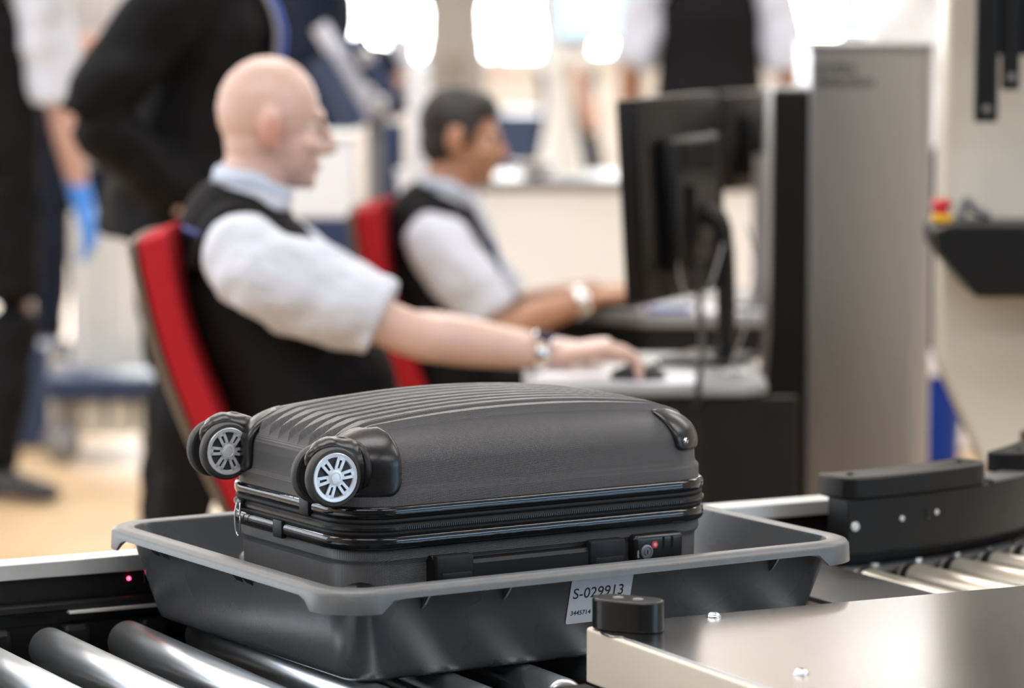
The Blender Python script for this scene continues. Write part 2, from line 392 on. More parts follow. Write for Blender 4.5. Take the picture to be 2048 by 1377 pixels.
# ------------------------------------------------------------------ guard table in the right foreground
gt = thing('guard_table', 'cream sided machine table with brushed steel top in the right foreground', 'table', (CX, CY, 0), PHI + math.radians(-1.0))
zt = ZR - .045
def rot1(u, v): c, s = math.cos(math.radians(1)), math.sin(math.radians(1)); return (c*u - s*v, s*u + c*v)
poly = []
u0, u1, v1, v0, rc = -.061, 1.15, -.392, -1.45, .014
poly = [(u1, v1), (u1, v0), (u0, v0)] + [(u0 + rc*(1-math.cos(a)), v1 - rc + rc*math.sin(a)) for a in (0, PI/8, PI/4, 3*PI/8, PI/2)]
bodyo = obj('cream_body', prism(bmesh.new(), poly[::-1], zt-.060, zt), M_cream, gt); bevmod(bodyo, .0025, 3)
# scallop of the metal top around the bumper foot
bm = bmesh.new(); pl = [(u1-.004, v1-.004), (u1-.004, v0+.004), (u0+.006, v0+.004), (u0+.006, v1-.085)]
for k in range(9): a = PI*k/8; pl.append((u0+.004+.010*math.sin(a)*-1+.004, v1-.080+.034*(1-math.cos(a))/1.4))
pl += [(u0+.016, v1-.004)]
o = obj('steel_top', prism(bm, pl[::-1], zt, zt+.0022), M_sheet, gt); bevmod(o, .0006)
bm = bmesh.new(); prism(bm, [(u0+.012, v1-.06), (u0+.012, v0), (u1, v0), (u1, v1-.02)], .03, zt-.060)
obj('base_cabinet', bm, M_plate, gt)
# oval black bumper knob
kb = []
kc = Vector((-.028, -.436)); kd = Vector((.58, -.81)).normalized(); kn = Vector((-kd.y, kd.x)); kr = .021; kl = .020
for sgn in (1, -1):
    for k in range(13):
        a = -PI/2 + PI*k/12; p = kc + kd*(sgn*kl) + (kd*math.cos(a)*kr + kn*math.sin(a)*kr)*sgn; kb.append((p.x, p.y))
o = obj('bumper_knob', prism(bmesh.new(), kb, zt+.002, zt+.036), M_blackp, gt, smooth=40); bevmod(o, .0022, 3)
for f in (.012, -.012):
    p = kc + kd*f; obj('knob_bolt', lathe(bmesh.new(), [(.0062, 0), (.0058, .0006), (.003, .0005), (.0001, -.0004)], c=(p.x, p.y, zt+.036), n=20), M_greym, o, smooth=40)
for u, v in ((.092, -.412), (.012, -.735), (.55, -.43), (.6, -.9)):
    b = obj('table_bolt', lathe(bmesh.new(), [(.0085, 0), (.0085, .0008), (.0070, .0032), (.0045, .0048), (.0001, .0052)], c=(u, v, zt+.0022), n=24), M_chrome, gt, smooth=60)
    obj('hex_socket', lathe(bmesh.new(), [(.0024, 0), (.0024, .0004)], c=(u, v, zt+.0072), n=6), M_dark, b)

# ------------------------------------------------------------------ the grey tray
tray = thing('security_tray', 'grey plastic security tray on rollers holding the dark suitcase', 'tray', (CX, CY, ZR), THT)
TA, TB = .333, .273; BA, BB = .309, .249; TH = .110; RW = .025
def tray_mesh(part):
    N1, N2 = 14, 40
    def ring(A, B, r, z, skirt=0.0):
        out = []
        for x, y, nx, ny in rr(A, B, r, N1, N2):
            zz = z
            if skirt:
                s = max(A-abs(x), B-abs(y)); t = min(1, max(0, (s-.060)/.014)); zz -= skirt*(1-t)
            out.append((x, y, zz))
        return out
    w = .0035
    if part == 'basin':
        R = [ring(BA-.010, BB-.010, .028, -TH+w), ring(BA-.002, BB-.002, .034, -TH+w+.006), ring(TA-.0015, TB-.0015, .036, -.003), ring(TA, TB, .037, 0),
             ring(TA+w+.002, TB+w+.002, .041, -.002), ring(TA+w-.001, TB+w-.001, .040, -.012), ring(BA+w, BB+w, .038, -TH+.012), ring(BA+w-.003, BB+w-.003, .036, -TH+.004), ring(BA-.006, BB-.006, .03, -TH)]
        bm = loft(bmesh.new(), R, cap0=True, cap1=True)
    else:
        O = RW
        R = [ring(TA-.0005, TB-.0005, .037, -.001), ring(TA+.003, TB+.003, .040, .0012), ring(TA+O-.008, TB+O-.008, .052, .0012), ring(TA+O-.003, TB+O-.003, .055, -.0006), ring(TA+O, TB+O, .057, -.005),
             ring(TA+O+.001, TB+O+.001, .058, -.0105, .0145), ring(TA+O-.002, TB+O-.002, .056, -.0105, .0145), ring(TA+O-.004, TB+O-.004, .055, -.004), ring(TA+.004, TB+.004, .041, -.003)]
        bm = loft(bmesh.new(), R, closed_prof=True)
    return bm
obj('basin', tray_mesh('basin'), M_tray, tray, smooth=50)
obj('rim', tray_mesh('rim'), M_traywear, tray, smooth=50)
def wall_pt(side, t, d, off=0.0):
    """point on the outer wall: side 'near' (v-) or 'left' (u-); t along, d below the rim"""
    f = (d-.012)/(TH-.024); k = TA + .0028 - (TA-BA-.001)*f; l = TB + .0028 - (TB-BB-.001)*f
    return Vector((t, -(l+off), -d)) if side == 'near' else Vector((-(k+off), t, -d))
for t in (-.235, -.13, .235):
    bm = bmesh.new(); a = [wall_pt('near', t, .004, 0), wall_pt('near', t, .030, 0), wall_pt('near', t, .024, .006), wall_pt('near', t, .004, .018)]
    V = [[bm.verts.new(p + Vector((e, 0, 0))) for p in a] for e in (-.0012, .0012)]
    bm.faces.new(V[0]); bm.faces.new(V[1][::-1])
    for k in range(4): bm.faces.new((V[0][k], V[1][k], V[1][(k+1) % 4], V[0][(k+1) % 4]))
    bmesh.ops.recalc_face_normals(bm, faces=bm.faces[:]); obj('rim_gusset', bm, M_tray, tray)
for t in (.165, -.045):
    bm = bmesh.new()
    for e in (-.012, .012):
        a = [wall_pt('left', t+e, .004, 0), wall_pt('left', t+e, .026, 0), wall_pt('left', t+e, .022, .007), wall_pt('left', t+e, .004, .018)]
        V = [[bm.verts.new(p + Vector((0, q, 0))) for p in a] for q in (-.0012, .0012)]
        bm.faces.new(V[0]); bm.faces.new(V[1][::-1])
        for k in range(4): bm.faces.new((V[0][k], V[1][k], V[1][(k+1) % 4], V[0][(k+1) % 4]))
    bmesh.ops.recalc_face_normals(bm, faces=bm.faces[:]); obj('rim_gusset', bm, M_tray, tray)
# paper label on the near wall
slope = math.atan((TB-BB-.001)/(TH-.024))
def label_T(x, d, off): p = wall_pt('near', x, d, off); return Matrix.Translation(p) @ Matrix.Rotation(PI/2 + slope, 4, 'X')
lab = obj('paper_label', bmesh.new(), M_label, tray)
bm = bmesh.new(); pts = rr(.0415, .0275, .003, 4, 1); V0 = [bm.verts.new((x, y, 0)) for x, y, _, _ in pts]; bm.faces.new(V0)
r_ = bmesh.ops.extrude_face_region(bm, geom=bm.faces[:]); [setattr(v.co, 'z', .0003) for v in r_['geom'] if isinstance(v, bmesh.types.BMVert)]
bmesh.ops.recalc_face_normals(bm, faces=bm.faces[:]); bm.to_mesh(lab.data); bm.free()
LX = -.0005
lab.matrix_local = label_T(LX, .0405, .0006)
tx = text_mesh('S-029913', .0180, M_ink, 'printed_number', lab, Matrix.Translation((-.0375, .0035, .0004)), 1.02, .0001)
text_mesh('3445714', .0078, M_ink, 'small_print', lab, Matrix.Translation((-.037, -.0170, .0004)), 1.0, .00012)

# ------------------------------------------------------------------ suitcase
sc = thing('suitcase', 'dark grey ribbed hard shell suitcase lying flat in the tray, wheels to the left', 'suitcase', (CX, CY, ZR), THT)
SU, SV = -.005, .0075               # centre in tray coordinates
T_s = Matrix.Translation((SU, SV, 0))
HA, HB, HR = .250, .157, .058
def sobj(name, bm, m, parent=None, smooth=40):
    o = obj(name, bm, m, parent or sc, smooth=smooth)
    if parent is None: o.matrix_local = T_s
    return o
DOME = .020
def smoothstep(a, b, x): t = np.clip((x-a)/(b-a), 0, 1); return t*t*(3-2*t)
def shell_arrays(zb, flange, zs, ztop, R, ribs, nu=150, nv=210, sgn=1, p=2.3):
    A, B, r = HA-.006, HB-.006, HR-.006
    th = np.linspace(0, PI/2, 13)[:-1]; dd = R*(1-np.cos(th)**(2/p)) if False else R*(1-np.cos(th))
    def axis(E, n): c = np.linspace(-(E-R), E-R, n); return np.concatenate([-(E-dd), c, (E-dd)[::-1]])
    v = axis(B, nv); G = []
    for vv in v:
        av = abs(vv); ext = A if av <= B-r else A - r + math.sqrt(max(0, r*r - (av-(B-r))**2))
        G.append(np.stack([axis(ext, nu), np.full(nu+2*len(dd), vv)], 1))
    G = np.array(G); U, V = G[..., 0], G[..., 1]
    q = np.stack([np.abs(U)-(A-r), np.abs(V)-(B-r)], -1)
    d = -(np.linalg.norm(np.maximum(q, 0), axis=-1) + np.minimum(q.max(-1), 0) - r); d = np.maximum(d, 0)
    t = np.clip(d/R, 0, 1); prof = (1-(1-t)**p)**(1/p)
    dome = DOME*(1-(U/A)**2) + .002*(1-(V/B)**2)
    Z = zs + (ztop-DOME-.002-zs)*prof + dome*t
    P = np.stack([U, V, Z], -1)
    nr, ncol = U.shape; idx = np.arange(nr*ncol).reshape(nr, ncol)
    F = np.stack([idx[:-1, :-1], idx[:-1, 1:], idx[1:, 1:], idx[1:, :-1]], -1).reshape(-1, 4)
    co = P.reshape(-1, 3)
    if ribs:
        # unit normals of the smooth surface
        Pu = np.gradient(P, axis=1); Pv = np.gradient(P, axis=0); Nn = np.cross(Pu, Pv); ln = np.linalg.norm(Nn, axis=-1, keepdims=True); Nn = Nn/np.maximum(ln, 1e-12)
        per = .0243; ph_ = np.abs(((V + .1215)/per) % 1.0 - .5)*2      # 0 mid-rib .. 1 groove
        dl = A - np.abs(U); wid = .74*smoothstep(.003, .042, dl) + .02
        prof_r = 1 - smoothstep(wid-.14, wid+.06, ph_)
        groove2 = .32*(1-smoothstep(.0, .14, np.abs(ph_-.34)))*smoothstep(.045, .065, dl)
        mask = smoothstep(.0025, .012, dl) * (1 - smoothstep(.1095, .1115, np.abs(V)))
        P = P + Nn * (.0068*(prof_r-groove2)*mask)[..., None]
        co = P.reshape(-1, 3)
    b = list(idx[0, :]) + list(idx[1:, -1]) + list(idx[-1, -2::-1]) + list(idx[-2:0:-1, 0])
    bp = co[b]
    qx = np.clip(bp[:, 0], -(A-r), A-r); qy = np.clip(bp[:, 1], -(B-r), B-r)
    n = bp[:, :2]-np.stack([qx, qy], 1); ln = np.linalg.norm(n, axis=1, keepdims=True); n = n/np.maximum(ln, 1e-9)
    loops = [b]; allc = [co]; cnt = len(co)
    for off, z in ((.0006, zs-.004), (.0014, zb+flange+.006), (.002, zb+flange+.0025), (.0055, zb+flange-.001), (.0062, zb+flange-.003), (.0062, zb)):
        ring = np.column_stack([bp[:, :2] + n*off, np.full(len(b), z)]); allc.append(ring); loops.append(list(range(cnt, cnt+len(b)))); cnt += len(b)
    co = np.concatenate(allc); FF = [tuple(f) for f in F]
    for Lp, Lq in zip(loops, loops[1:]):
        for k in range(len(b)): FF.append((Lp[k], Lp[(k+1) % len(b)], Lq[(k+1) % len(b)], Lq[k]))
    FF.append(tuple(loops[-1]))
    if sgn < 0: co = co*np.array([1, 1, -1])
    return co, FF
def np_mesh(name, co, F, m):
    me = bpy.data.meshes.new(name); me.from_pydata([tuple(c) for c in co], [], F); me.validate()
    bm = bmesh.new(); bm.from_mesh(me); bmesh.ops.recalc_face_normals(bm, faces=bm.faces[:]); bm.to_mesh(me); bm.free()
    me.materials.append(m); me.polygons.foreach_set('use_smooth', [True]*len(me.polygons)); me.set_sharp_from_angle(angle=math.radians(55)); return me
ZB0, ZB1 = .016, .066               # lower band bottom, upper band top (above the tray rim plane)
coU, FU = shell_arrays(ZB1, .016, .108, .161, .050, True)
up = obj('upper_shell', np_mesh('upper_shell', coU, FU, M_shell), None, sc); up.matrix_local = T_s
coL, FL = shell_arrays(-ZB0, .014, .070, .1045, .045, False, 40, 40, -1)
lo_ = obj('lower_shell', np_mesh('lower_shell', coL, FL, M_shell), None, sc); lo_.matrix_local = T_s
# glossy bands and the zip fabric between
def bead(z0, z1, out, inn=-.012):
    h = z1-z0
    return [(inn, z0)] + [(out - .0045*(1-math.sqrt(max(0, 1-abs(2*t-1)**2.6))), z0+h*t) for t in (0, .02, .06, .12, .2, .3, .4, .5, .6, .7, .8, .88, .94, .98, 1)] + [(inn, z1)]
bl = sobj('trim_band', band(HA, HB, HR, bead(ZB0, ZB0+.0165, .0065), nc=16, ne=24), M_gloss, smooth=50)
bu = sobj('trim_band', band(HA, HB, HR, bead(ZB1-.0145, ZB1, .0055), nc=16, ne=24), M_gloss, smooth=50)
zf0, zf1 = ZB0+.0155, ZB1-.0135
prof = [(-.012, zf0), (.003, zf0)]
for k in range(1, 20):
    t = k/20; prof.append((.0022 + .0022*abs(math.sin(PI*3*t)) + (.0012 if .42 < t < .58 else 0), zf0+(zf1-zf0)*t))
prof += [(.002, zf1), (-.012, zf1)]
sobj('zip_fabric', band(HA, HB, HR, prof, nc=16, ne=24), M_fabric, smooth=60)
# zip teeth (countless, tiny): one strip of real teeth
bm = bmesh.new(); outl = rr(HA, HB, HR, 60, 150); zz = (zf0+zf1)/2 - .001
for k, (x, y, nx, ny) in enumerate(outl):
    for dz_ in (0,):
        c = Vector((x+nx*.0055, y+ny*.0055, zz)); tdir = Vector((-ny, nx, 0)); nd = Vector((nx, ny, 0))
        vs = [bm.verts.new(c + tdir*a*.0007 + nd*b*.0008 + Vector((0, 0, e*.0016))) for a in (-1, 1) for b in (-1, 1) for e in (-1, 1)]
        for f in ((0, 1, 3, 2), (4, 6, 7, 5), (0, 4, 5, 1), (2, 3, 7, 6), (1, 5, 7, 3), (0, 2, 6, 4)): bm.faces.new([vs[i] for i in f])
zt_ = sobj('zip_teeth', bm, M_blackp, smooth=None); zt_['kind'] = 'stuff'
# corner pieces: parameter patches that follow the shell's corner exactly
def corner_patch(name, su, sv, lim, h0, h1, rho, push, m, n=26, edge_in=.0022, q_=2.3):
    A, B, r = HA-.006, HB-.006, HR-.006; R = .050; zs, zt_ = .108, .161-DOME-.002
    arcl = r*PI/2; wall = zs-.078
    def S(l, h):
        """l: arc length round the corner (0 = start of the bend on the long face), h: height along the profile from z = .078"""
        if h <= wall: d, z, tt = 0.0, .078+h, 0.0
        else:
            th = min((h-wall)/.060, 1.0)*PI/2; d = R*(1-math.cos(th)); tt = d/R; z = zs + (zt_-zs)*(1-(1-tt)**q_)**(1/q_)
        rad = r-d
        if l < 0: x, y, nx, ny = A-r+l, B-d, 0, 1
        elif l > arcl: x, y, nx, ny = A-d, B-r-(l-arcl), 1, 0
        else: a = l/arcl*PI/2; nx, ny = math.sin(a), math.cos(a); x, y = A-r+rad*nx, B-r+rad*ny
        dome = DOME*(1-(x/A)**2) + .002*(1-(y/B)**2)
        return Vector((x*su, y*sv, z+dome*tt))
    bm = bmesh.new(); V = []
    qs = [math.sin(PI/2*(2*k/n-1)) for k in range(n+1)]
    for q in qs:
        e = 1.0 if abs(q) <= 1-rho else 1-rho+math.sqrt(max(0, rho*rho-(abs(q)-(1-rho))**2))
        h = h0+(h1-h0)*(q+1)/2; l0, l1 = lim((q+1)/2); row = []
        for p in qs:
            l = (l0+l1)/2 + (l1-l0)/2*e*p
            c = S(l, h); d1 = S(l+.0006, h)-S(l-.0006, h); d2 = S(l, h+.0006)-S(l, max(0, h-.0006)); nn = d1.cross(d2)
            if nn.length > 1e-12: nn.normalize()
            if nn.dot(Vector((su, sv, .4))) < 0: nn = -nn
            edge = min(1-abs(p), (1-abs(q)))
            k = min(1, edge/.10)
            row.append(bm.verts.new(c + nn*(push*(.35+.65*math.sqrt(1-(1-k)**2)) )))
        V.append(row)
    for A_, B_ in zip(V, V[1:]):
        for k in range(n): bm.faces.new((A_[k], A_[k+1], B_[k+1], B_[k]))
    bmesh.ops.remove_doubles(bm, verts=bm.verts[:], dist=1e-6)
    bmesh.ops.recalc_face_normals(bm, faces=bm.faces[:])
    # make sure normals point outwards
    f = bm.faces[:][len(bm.faces)//2]
    if f.normal.dot(Vector((su, sv, .4))) < 0: bmesh.ops.reverse_faces(bm, faces=bm.faces[:])
    o = sobj(name, bm, m, smooth=70)
    s_ = o.modifiers.new('thick', 'SOLIDIFY'); s_.thickness = .003; s_.offset = -1
    return o
arcl_ = (HR-.006)*PI/2
for sv in (1, -1):
    corner_patch('wheel_housing', -1, sv, lambda q: (-.006, arcl_+.010), .0, .082, .35, .0050, M_blackp)
def lim_g(q): a = .003-.016*q**1.3; return (a, arcl_-a)
g1 = corner_patch('corner_guard', 1, -1, lim_g, .025, .078, .24, .0016, M_blackp)
corner_patch('corner_guard', 1, 1, lim_g, .025, .078, .24, .0016, M_blackp)
# screw on the corner guard
scr = obj('screw', lathe(bmesh.new(), [(.0042, 0), (.0040, .0010), (.0020, .0019), (.0001, .0021)], c=(0, 0, 0), axis=(0, -1, 0), n=18), M_chrome, g1, smooth=60)
scr.location = (HA-.0435, -(HB-.0042), .1115); scr.rotation_euler = (0, 0, .2)
obj('screw_slot', bx((0, -.0021, 0), (.0011, .0006, .0070), 0, M=Matrix.Rotation(.35, 4, 'Y')), M_dark, scr)

# spinner casters: fork with a twin pair of wheels, each with a six-spoke rim
def wheel_tire():
    bm = bmesh.new()
    lathe(bm, [(.010, -.0055), (.0265, -.0055), (.0275, -.0065), (.0305, -.0062), (.0322, -.004), (.0325, 0), (.0322, .004), (.0305, .0062), (.0275, .0065), (.0268, .004), (.010, .0025)], axis=(0, -1, 0), n=48)
    me = bpy.data.meshes.new('wheel'); bm.to_mesh(me); bm.free(); me.materials.append(M_rubber); me.polygons.foreach_set('use_smooth', [True]*len(me.polygons)); me.set_sharp_from_angle(angle=.7); return me
def wheel_rim():
    bm = bmesh.new()
    def f(a, b, h): return Vector((a, -h, b))
    n = 48; z0, z1 = .0042, .0066
    ro, ri = .0268, .0222
    O = [[bm.verts.new(f(r*math.cos(2*PI*k/n), r*math.sin(2*PI*k/n), z)) for k in range(n)] for r, z in ((ro, z0), (ro, z1-.0006), (ro-.0008, z1), (ri, z1-.0004), (ri-.001, z0))]
    for A, B in zip(O, O[1:]):
        for k in range(n): bm.faces.new((A[k], A[(k+1) % n], B[(k+1) % n], B[k]))
    for i in range(6):
        a = 2*PI*i/6 + .16
        for s in (-1, 1):
            ca, sa = math.cos(a), math.sin(a)
            def R2(x, y): return (x*ca-y*sa, x*sa+y*ca)
            q = [R2(.0065, s*.0010), R2(.0065, s*.0040), R2(.0235, s*.0052), R2(.0235, s*.0019)]
            prism(bm, q if s > 0 else q[::-1], z0, z1-.0003, f)
        prism(bm, [R2(.0065, -.004), R2(.0105, -.0042), R2(.0105, .0042), R2(.0065, .004)], z0, z1-.0003, f)
        prism(bm, [R2(.0195, -.0045), R2(.0235, -.0052), R2(.0235, .0052), R2(.0195, .0045)], z0, z1-.0003, f)
    bmesh.ops.recalc_face_normals(bm, faces=bm.faces[:])
    lathe(bm, [(.0085, z0), (.0085, z1-.0002), (.0058, z1+.0002), (.0052, z1-.0003), (.0049, z1+.0003), (.0001, z1+.0005)], axis=(0, -1, 0), n=32)
    me = bpy.data.meshes.new('rim'); bm.to_mesh(me); bm.free(); me.materials.append(M_silver); me.polygons.foreach_set('use_smooth', [True]*len(me.polygons)); me.set_sharp_from_angle(angle=.5); return me
def inner_disc():
    bm = lathe(bmesh.new(), [(.0268, .0042), (.024, .0022), (.010, .0018), (.0001, .0018)], axis=(0, -1, 0), n=40)
    me = bpy.data.meshes.new('disc'); bm.to_mesh(me); bm.free(); me.materials.append(M_rubber); return me
tire_me, rim_me = wheel_tire(), wheel_rim()
def caster(wu, wv, wz, spin, yaw=0.0):
    fk = obj('caster_fork', bmesh.new(), M_blackp, sc)
    bm = bmesh.new()
    sweep(bm, [(.040, 0, .004), (.036, 0, .004), (.026, 0, .007), (.012, 0, .013), (-.004, 0, .016), (-.016, 0, .014), (-.024, 0, .008)], [(.031, .026), (.031, .025), (.031, .018), (.030, .0105), (.024, .0088), (.015, .0086), (.004, .006)], ref=(0, 0, 1), n=28)
    sweep(bm, [(.040, 0, .004), (.034, 0, .008), (.022, 0, .019), (.006, 0, .0305), (-.008, 0, .030), (-.018, 0, .024)], [(.030, .026), (.030, .022), (.022, .0185), (.0115, .018), (.0075, .014), (.003, .008)], ref=(0, 0, 1), n=28)
    sweep(bm, [(.004, 0, .012), (0, 0, 0), (-.002, 0, -.008)], [(.014, .0075), (.010, .0075), (.007, .006)], ref=(1, 0, 0), n=16)
    bm.to_mesh(fk.data); bm.free(); fk.data.polygons.foreach_set('use_smooth', [True]*len(fk.data.polygons))
    fuse(fk, .0014, 12, .5)
    fk.location = (wu, wv, wz); fk.rotation_euler = (0, 0, yaw)
    sr = obj('swivel_ring', lathe(bmesh.new(), [(.0, .0), (.0285, .0), (.0290, .0012), (.0290, .006), (.0285, .007), (.0, .007)], c=(.036, 0, .004), axis=(1, 0, 0), n=40), M_dark, fk, smooth=40)
    for k, s in enumerate((-1, 1)):
        w = obj('wheel', tire_me, None, fk); w.location = (0, s*.0165, -.002); w.rotation_euler = (0, spin+k*.4, PI if s > 0 else 0)
    return fk
fk1 = caster(-.271, -.120, .1050, .0); fk2 = caster(-.271, .138, .1050, .25)
for fk in (fk1, fk2):                # rims hang from the suitcase directly (third level is the limit)
    for w in [c for c in fk.children if c.name.startswith('wheel')]:
        w.parent = sc; w.scale = (1.05, 1, 1.05); w.location = Vector(w.location) + fk.location
        r = obj('wheel_rim', rim_me, None, w)

# lower wheel housings half sunk in the tray, feet
for sv in (1, -1):
    bm = bmesh.new(); box(bm, (-.210, sv*.119, -.050), (.070, .072, .066), .026, seg=5); sobj('lower_housing', bm, M_blackp, smooth=60)
    bm = bmesh.new(); lathe(bm, [(.001, -.012), (.022, -.012), (.025, -.008), (.025, .008), (.022, .012), (.001, .012)], c=(-.262, sv*.122+.0075, -.072), axis=(0, 1, 0), n=32); sobj('lower_wheel', bm, M_rubber, smooth=50)

# side handle on the near face, lock, zip puller, clips
yf = -(HB)                           # near face of the lower shell (suitcase coordinates)
hd = obj('side_handle', bmesh.new(), M_blackm, sc); hd.matrix_local = T_s
bm = bmesh.new(); N_ = 28; hx0, hx1 = -.150, .105
secs = []
for k in range(N_+1):
    t = k/N_; x = hx0+(hx1-hx0)*t; e = min(1, min(t, 1-t)/.22); e = e*e*(3-2*e)
    zt_h = .006 - .0075*e; zb_h = -.044 + .010*e; th_ = .010 + .005*e
    secs.append([(x, yf+.004, zb_h), (x, yf-th_+.003, zb_h), (x, yf-th_, zb_h+.004), (x, yf-th_, zt_h-.004), (x, yf-th_+.003, zt_h), (x, yf+.004, zt_h)])
V = [[bm.verts.new(p) for p in s] for s in secs]
for A, B in zip(V, V[1:]):
    for k in range(6): bm.faces.new((A[k], A[(k+1) % 6], B[(k+1) % 6], B[k]))
bm.faces.new(V[0]); bm.faces.new(V[-1][::-1]); bmesh.ops.recalc_face_normals(bm, faces=bm.faces[:]); bm.to_mesh(hd.data); bm.free()
hd.data.polygons.foreach_set('use_smooth', [True]*len(hd.data.polygons)); hd.data.set_sharp_from_angle(angle=.6)
for x in (hx0+.026, hx1-.022):
    obj('handle_end', bx((x, yf-.0105, -.013), (.050, .015, .040), .004), M_blackm, hd, smooth=40)
    obj('end_button', bx((x+.002, yf-.0165, -.020), (.040, .005, .014), .0018), M_blackm, hd, smooth=40)
lk = obj('combination_lock', bmesh.new(), M_blackp, sc); lk.matrix_local = T_s
bm = bmesh.new(); box(bm, (.158, yf-.004, -.009), (.070, .018, .032), .006, seg=4); bm.to_mesh(lk.data); bm.free(); lk.data.polygons.foreach_set('use_smooth', [True]*len(lk.data.polygons)); lk.data.set_sharp_from_angle(angle=.8)
obj('key_cylinder', lathe(bmesh.new(), [(.0085, 0), (.0085, .0012), (.0062, .0016), (.0058, .0008), (.0038, .0008), (.0036, .0022), (.0001, .0022)], c=(.140, yf-.013, -.013), axis=(0, -1, 0), n=28), M_greym, lk, smooth=40)
obj('keyhole', bx((.140, yf-.0154, -.013), (.0012, .0006, .0046)), M_dark, lk)
bm = bmesh.new(); prism(bm, [(.1515+.0046*math.cos(a), -.0055+.0046*math.sin(a)) for a in [PI/3*k for k in range(6)]], yf-.0138, yf-.0128, XZ)
dm = obj('red_emblem', bm, mat('red_enamel', (.62, .05, .08), .3), lk)
obj('emblem_ring', lathe(bmesh.new(), [(.0022, 0), (.0022, .0005), (.0012, .0006), (.0001, .0004)], c=(.1515, yf-.0138, -.0055), axis=(0, -1, 0), n=20), mat('pale_enamel', (.75, .35, .38), .3), lk)
for x in (.164, .176): obj('dial_slot', bx((x, yf-.0128, -.004), (.0034, .0012, .0145), .0005), M_gloss, lk)
text_mesh('OPEN', .0034, M_silver, 'lock_print', lk, Matrix.Translation((.1293, yf-.0132, -.0195)) @ Matrix.Rotation(PI/2, 4, 'X') @ Matrix.Rotation(PI/2, 4, 'Z'))
# puller at the far left corner
pu = obj('zip_puller', bmesh.new(), M_chrome, sc); pu.matrix_local = T_s
bm = bmesh.new(); px_, py_ = -(HA+.006), HB-.062
lp = [(px_-.004, py_+.004, .044), (px_-.006, py_+.006, .030), (px_-.006, py_+.005, .012), (px_-.005, py_, .004), (px_-.005, py_-.005, .012), (px_-.006, py_-.006, .030), (px_-.004, py_-.004, .044)]
sweep(bm, lp, [.0009]*7, n=8, sub=5); bm.to_mesh(pu.data); bm.free(); pu.data.polygons.foreach_set('use_smooth', [True]*len(pu.data.polygons))
obj('puller_slider', bx((px_-.001, py_, .042), (.008, .012, .010), .002), M_blackp, pu, smooth=40)
for vv, z in ((-.052, ZB1-.0075), (.012, ZB0+.008)):
    sobj('band_clip', bx((-(HA+.0045), vv-SV, z), (.007, .022, .021), .0015), M_blackm, smooth=40)

# ------------------------------------------------------------------ people
V3 = lambda *a: Vector(a)
def head(bm, c, f, u, s):
    f = f.normalized(); r = f.cross(u).normalized(); u = r.cross(f).normalized(); R = Matrix((r, f, u)).transposed()
    P = lambda x, y, z: c + R @ Vector((x*s, y*s, z*s))
    E = lambda p, q: ball(bm, P(*p), [k*s for k in q], R)
    E((0, -.010, .030), (.077, .098, .100)); E((0, .030, -.040), (.060, .062, .072)); E((0, .050, -.088), (.036, .036, .030)); E((0, -.020, -.035), (.064, .070, .060))
    E((0, .074, -.104), (.018, .016, .014)); E((0, .084, .024), (.050, .014, .012)); E((0, .087, -.070), (.023, .012, .008)); E((0, .085, -.080), (.020, .011, .007))
    for k in (-1, 1):
        E((k*.040, .062, -.030), (.024, .022, .020)); E((k*.089, -.020, -.002), (.015, .023, .038)); E((k*.083, -.010, -.034), (.012, .014, .018)); E((k*.010, .098, -.040), (.008, .010, .007))
    sweep(bm, [P(0, .090, .018), P(0, .104, -.010), P(0, .119, -.036), P(0, .094, -.046)], [.009*s, .010*s, .012*s, .009*s], n=10)
    return P, R
def hand(bm, w, d, nrm, s, curl=.5, side=1, spread=.18):
    """w wrist, d finger direction, nrm = back-of-hand normal; five fingers, thumb from the side of the palm"""
    d = d.normalized(); t = nrm.cross(d).normalized()*side; n_ = (nrm - d*nrm.dot(d)).normalized()
    sweep(bm, [w - d*.02*s, w + d*.02*s, w + d*.055*s, w + d*.088*s], [(.026*s, .019*s), (.034*s, .018*s), (.041*s, .016*s), (.039*s, .013*s)], ref=t, n=14)
    for k, (o, L) in enumerate(((-.029, .060), (-.010, .074), (.010, .080), (.029, .074))):
        b = w + d*(.080*s) + t*(o*s); dirr = (d + t*(o*spread*8*.3)).normalized(); pts = [b - d*.02*s]; p = b; a = .12*curl
        for q in range(3):
            a += curl*(.35 if q == 0 else .55); st = L*s*(.44, .31, .25)[q]
            p = p + (dirr*math.cos(a) - n_*math.sin(a))*st; pts.append(p)
        sweep(bm, pts, [.0092*s, .0092*s, .0085*s, .0072*s], n=8, sub=3); ball(bm, pts[-1], (.0072*s,)*3, seg=8)
    b = w + d*.022*s - t*(.026*s)*1; pts = [b, b + (d*.6 - t*.8).normalized()*.034*s - n_*.008*s, b + (d*.75 - t*.62).normalized()*.064*s - n_*.020*s, b + (d*.9 - t*.40).normalized()*.088*s - n_*.030*s*curl]
    sweep(bm, pts, [.014*s, .0115*s, .010*s, .008*s], n=8, sub=3); ball(bm, pts[-1], (.008*s,)*3, seg=8)
TORSO = [('crotch', .150, .105), ('pelvis', .168, .122), ('waist', .152, .112), ('chest', .168, .122), ('yoke', .150, .092), ('neck', .064, .062)]
def torso(bm, J, k, grow, lo=0, hi=6, a_over=None, belly=0.0):
    pts = []; rad = []
    for i, (n, a, b) in enumerate(TORSO[lo:hi]):
        c = J[n]
        if a_over and n in a_over: a, b = a_over[n]
        pts.append(c); rad.append((a*k+grow, b*k+grow))
    sweep(bm, pts, rad, ref=J['right'], n=28, sub=5)
    if belly: ball(bm, J['waist'] + J['fwd']*.035*k, (.135*k+grow, .115*k+grow+belly, .15*k), Matrix((J['right'], J['fwd'], Vector((0, 0, 1)))).transposed(), seg=20)
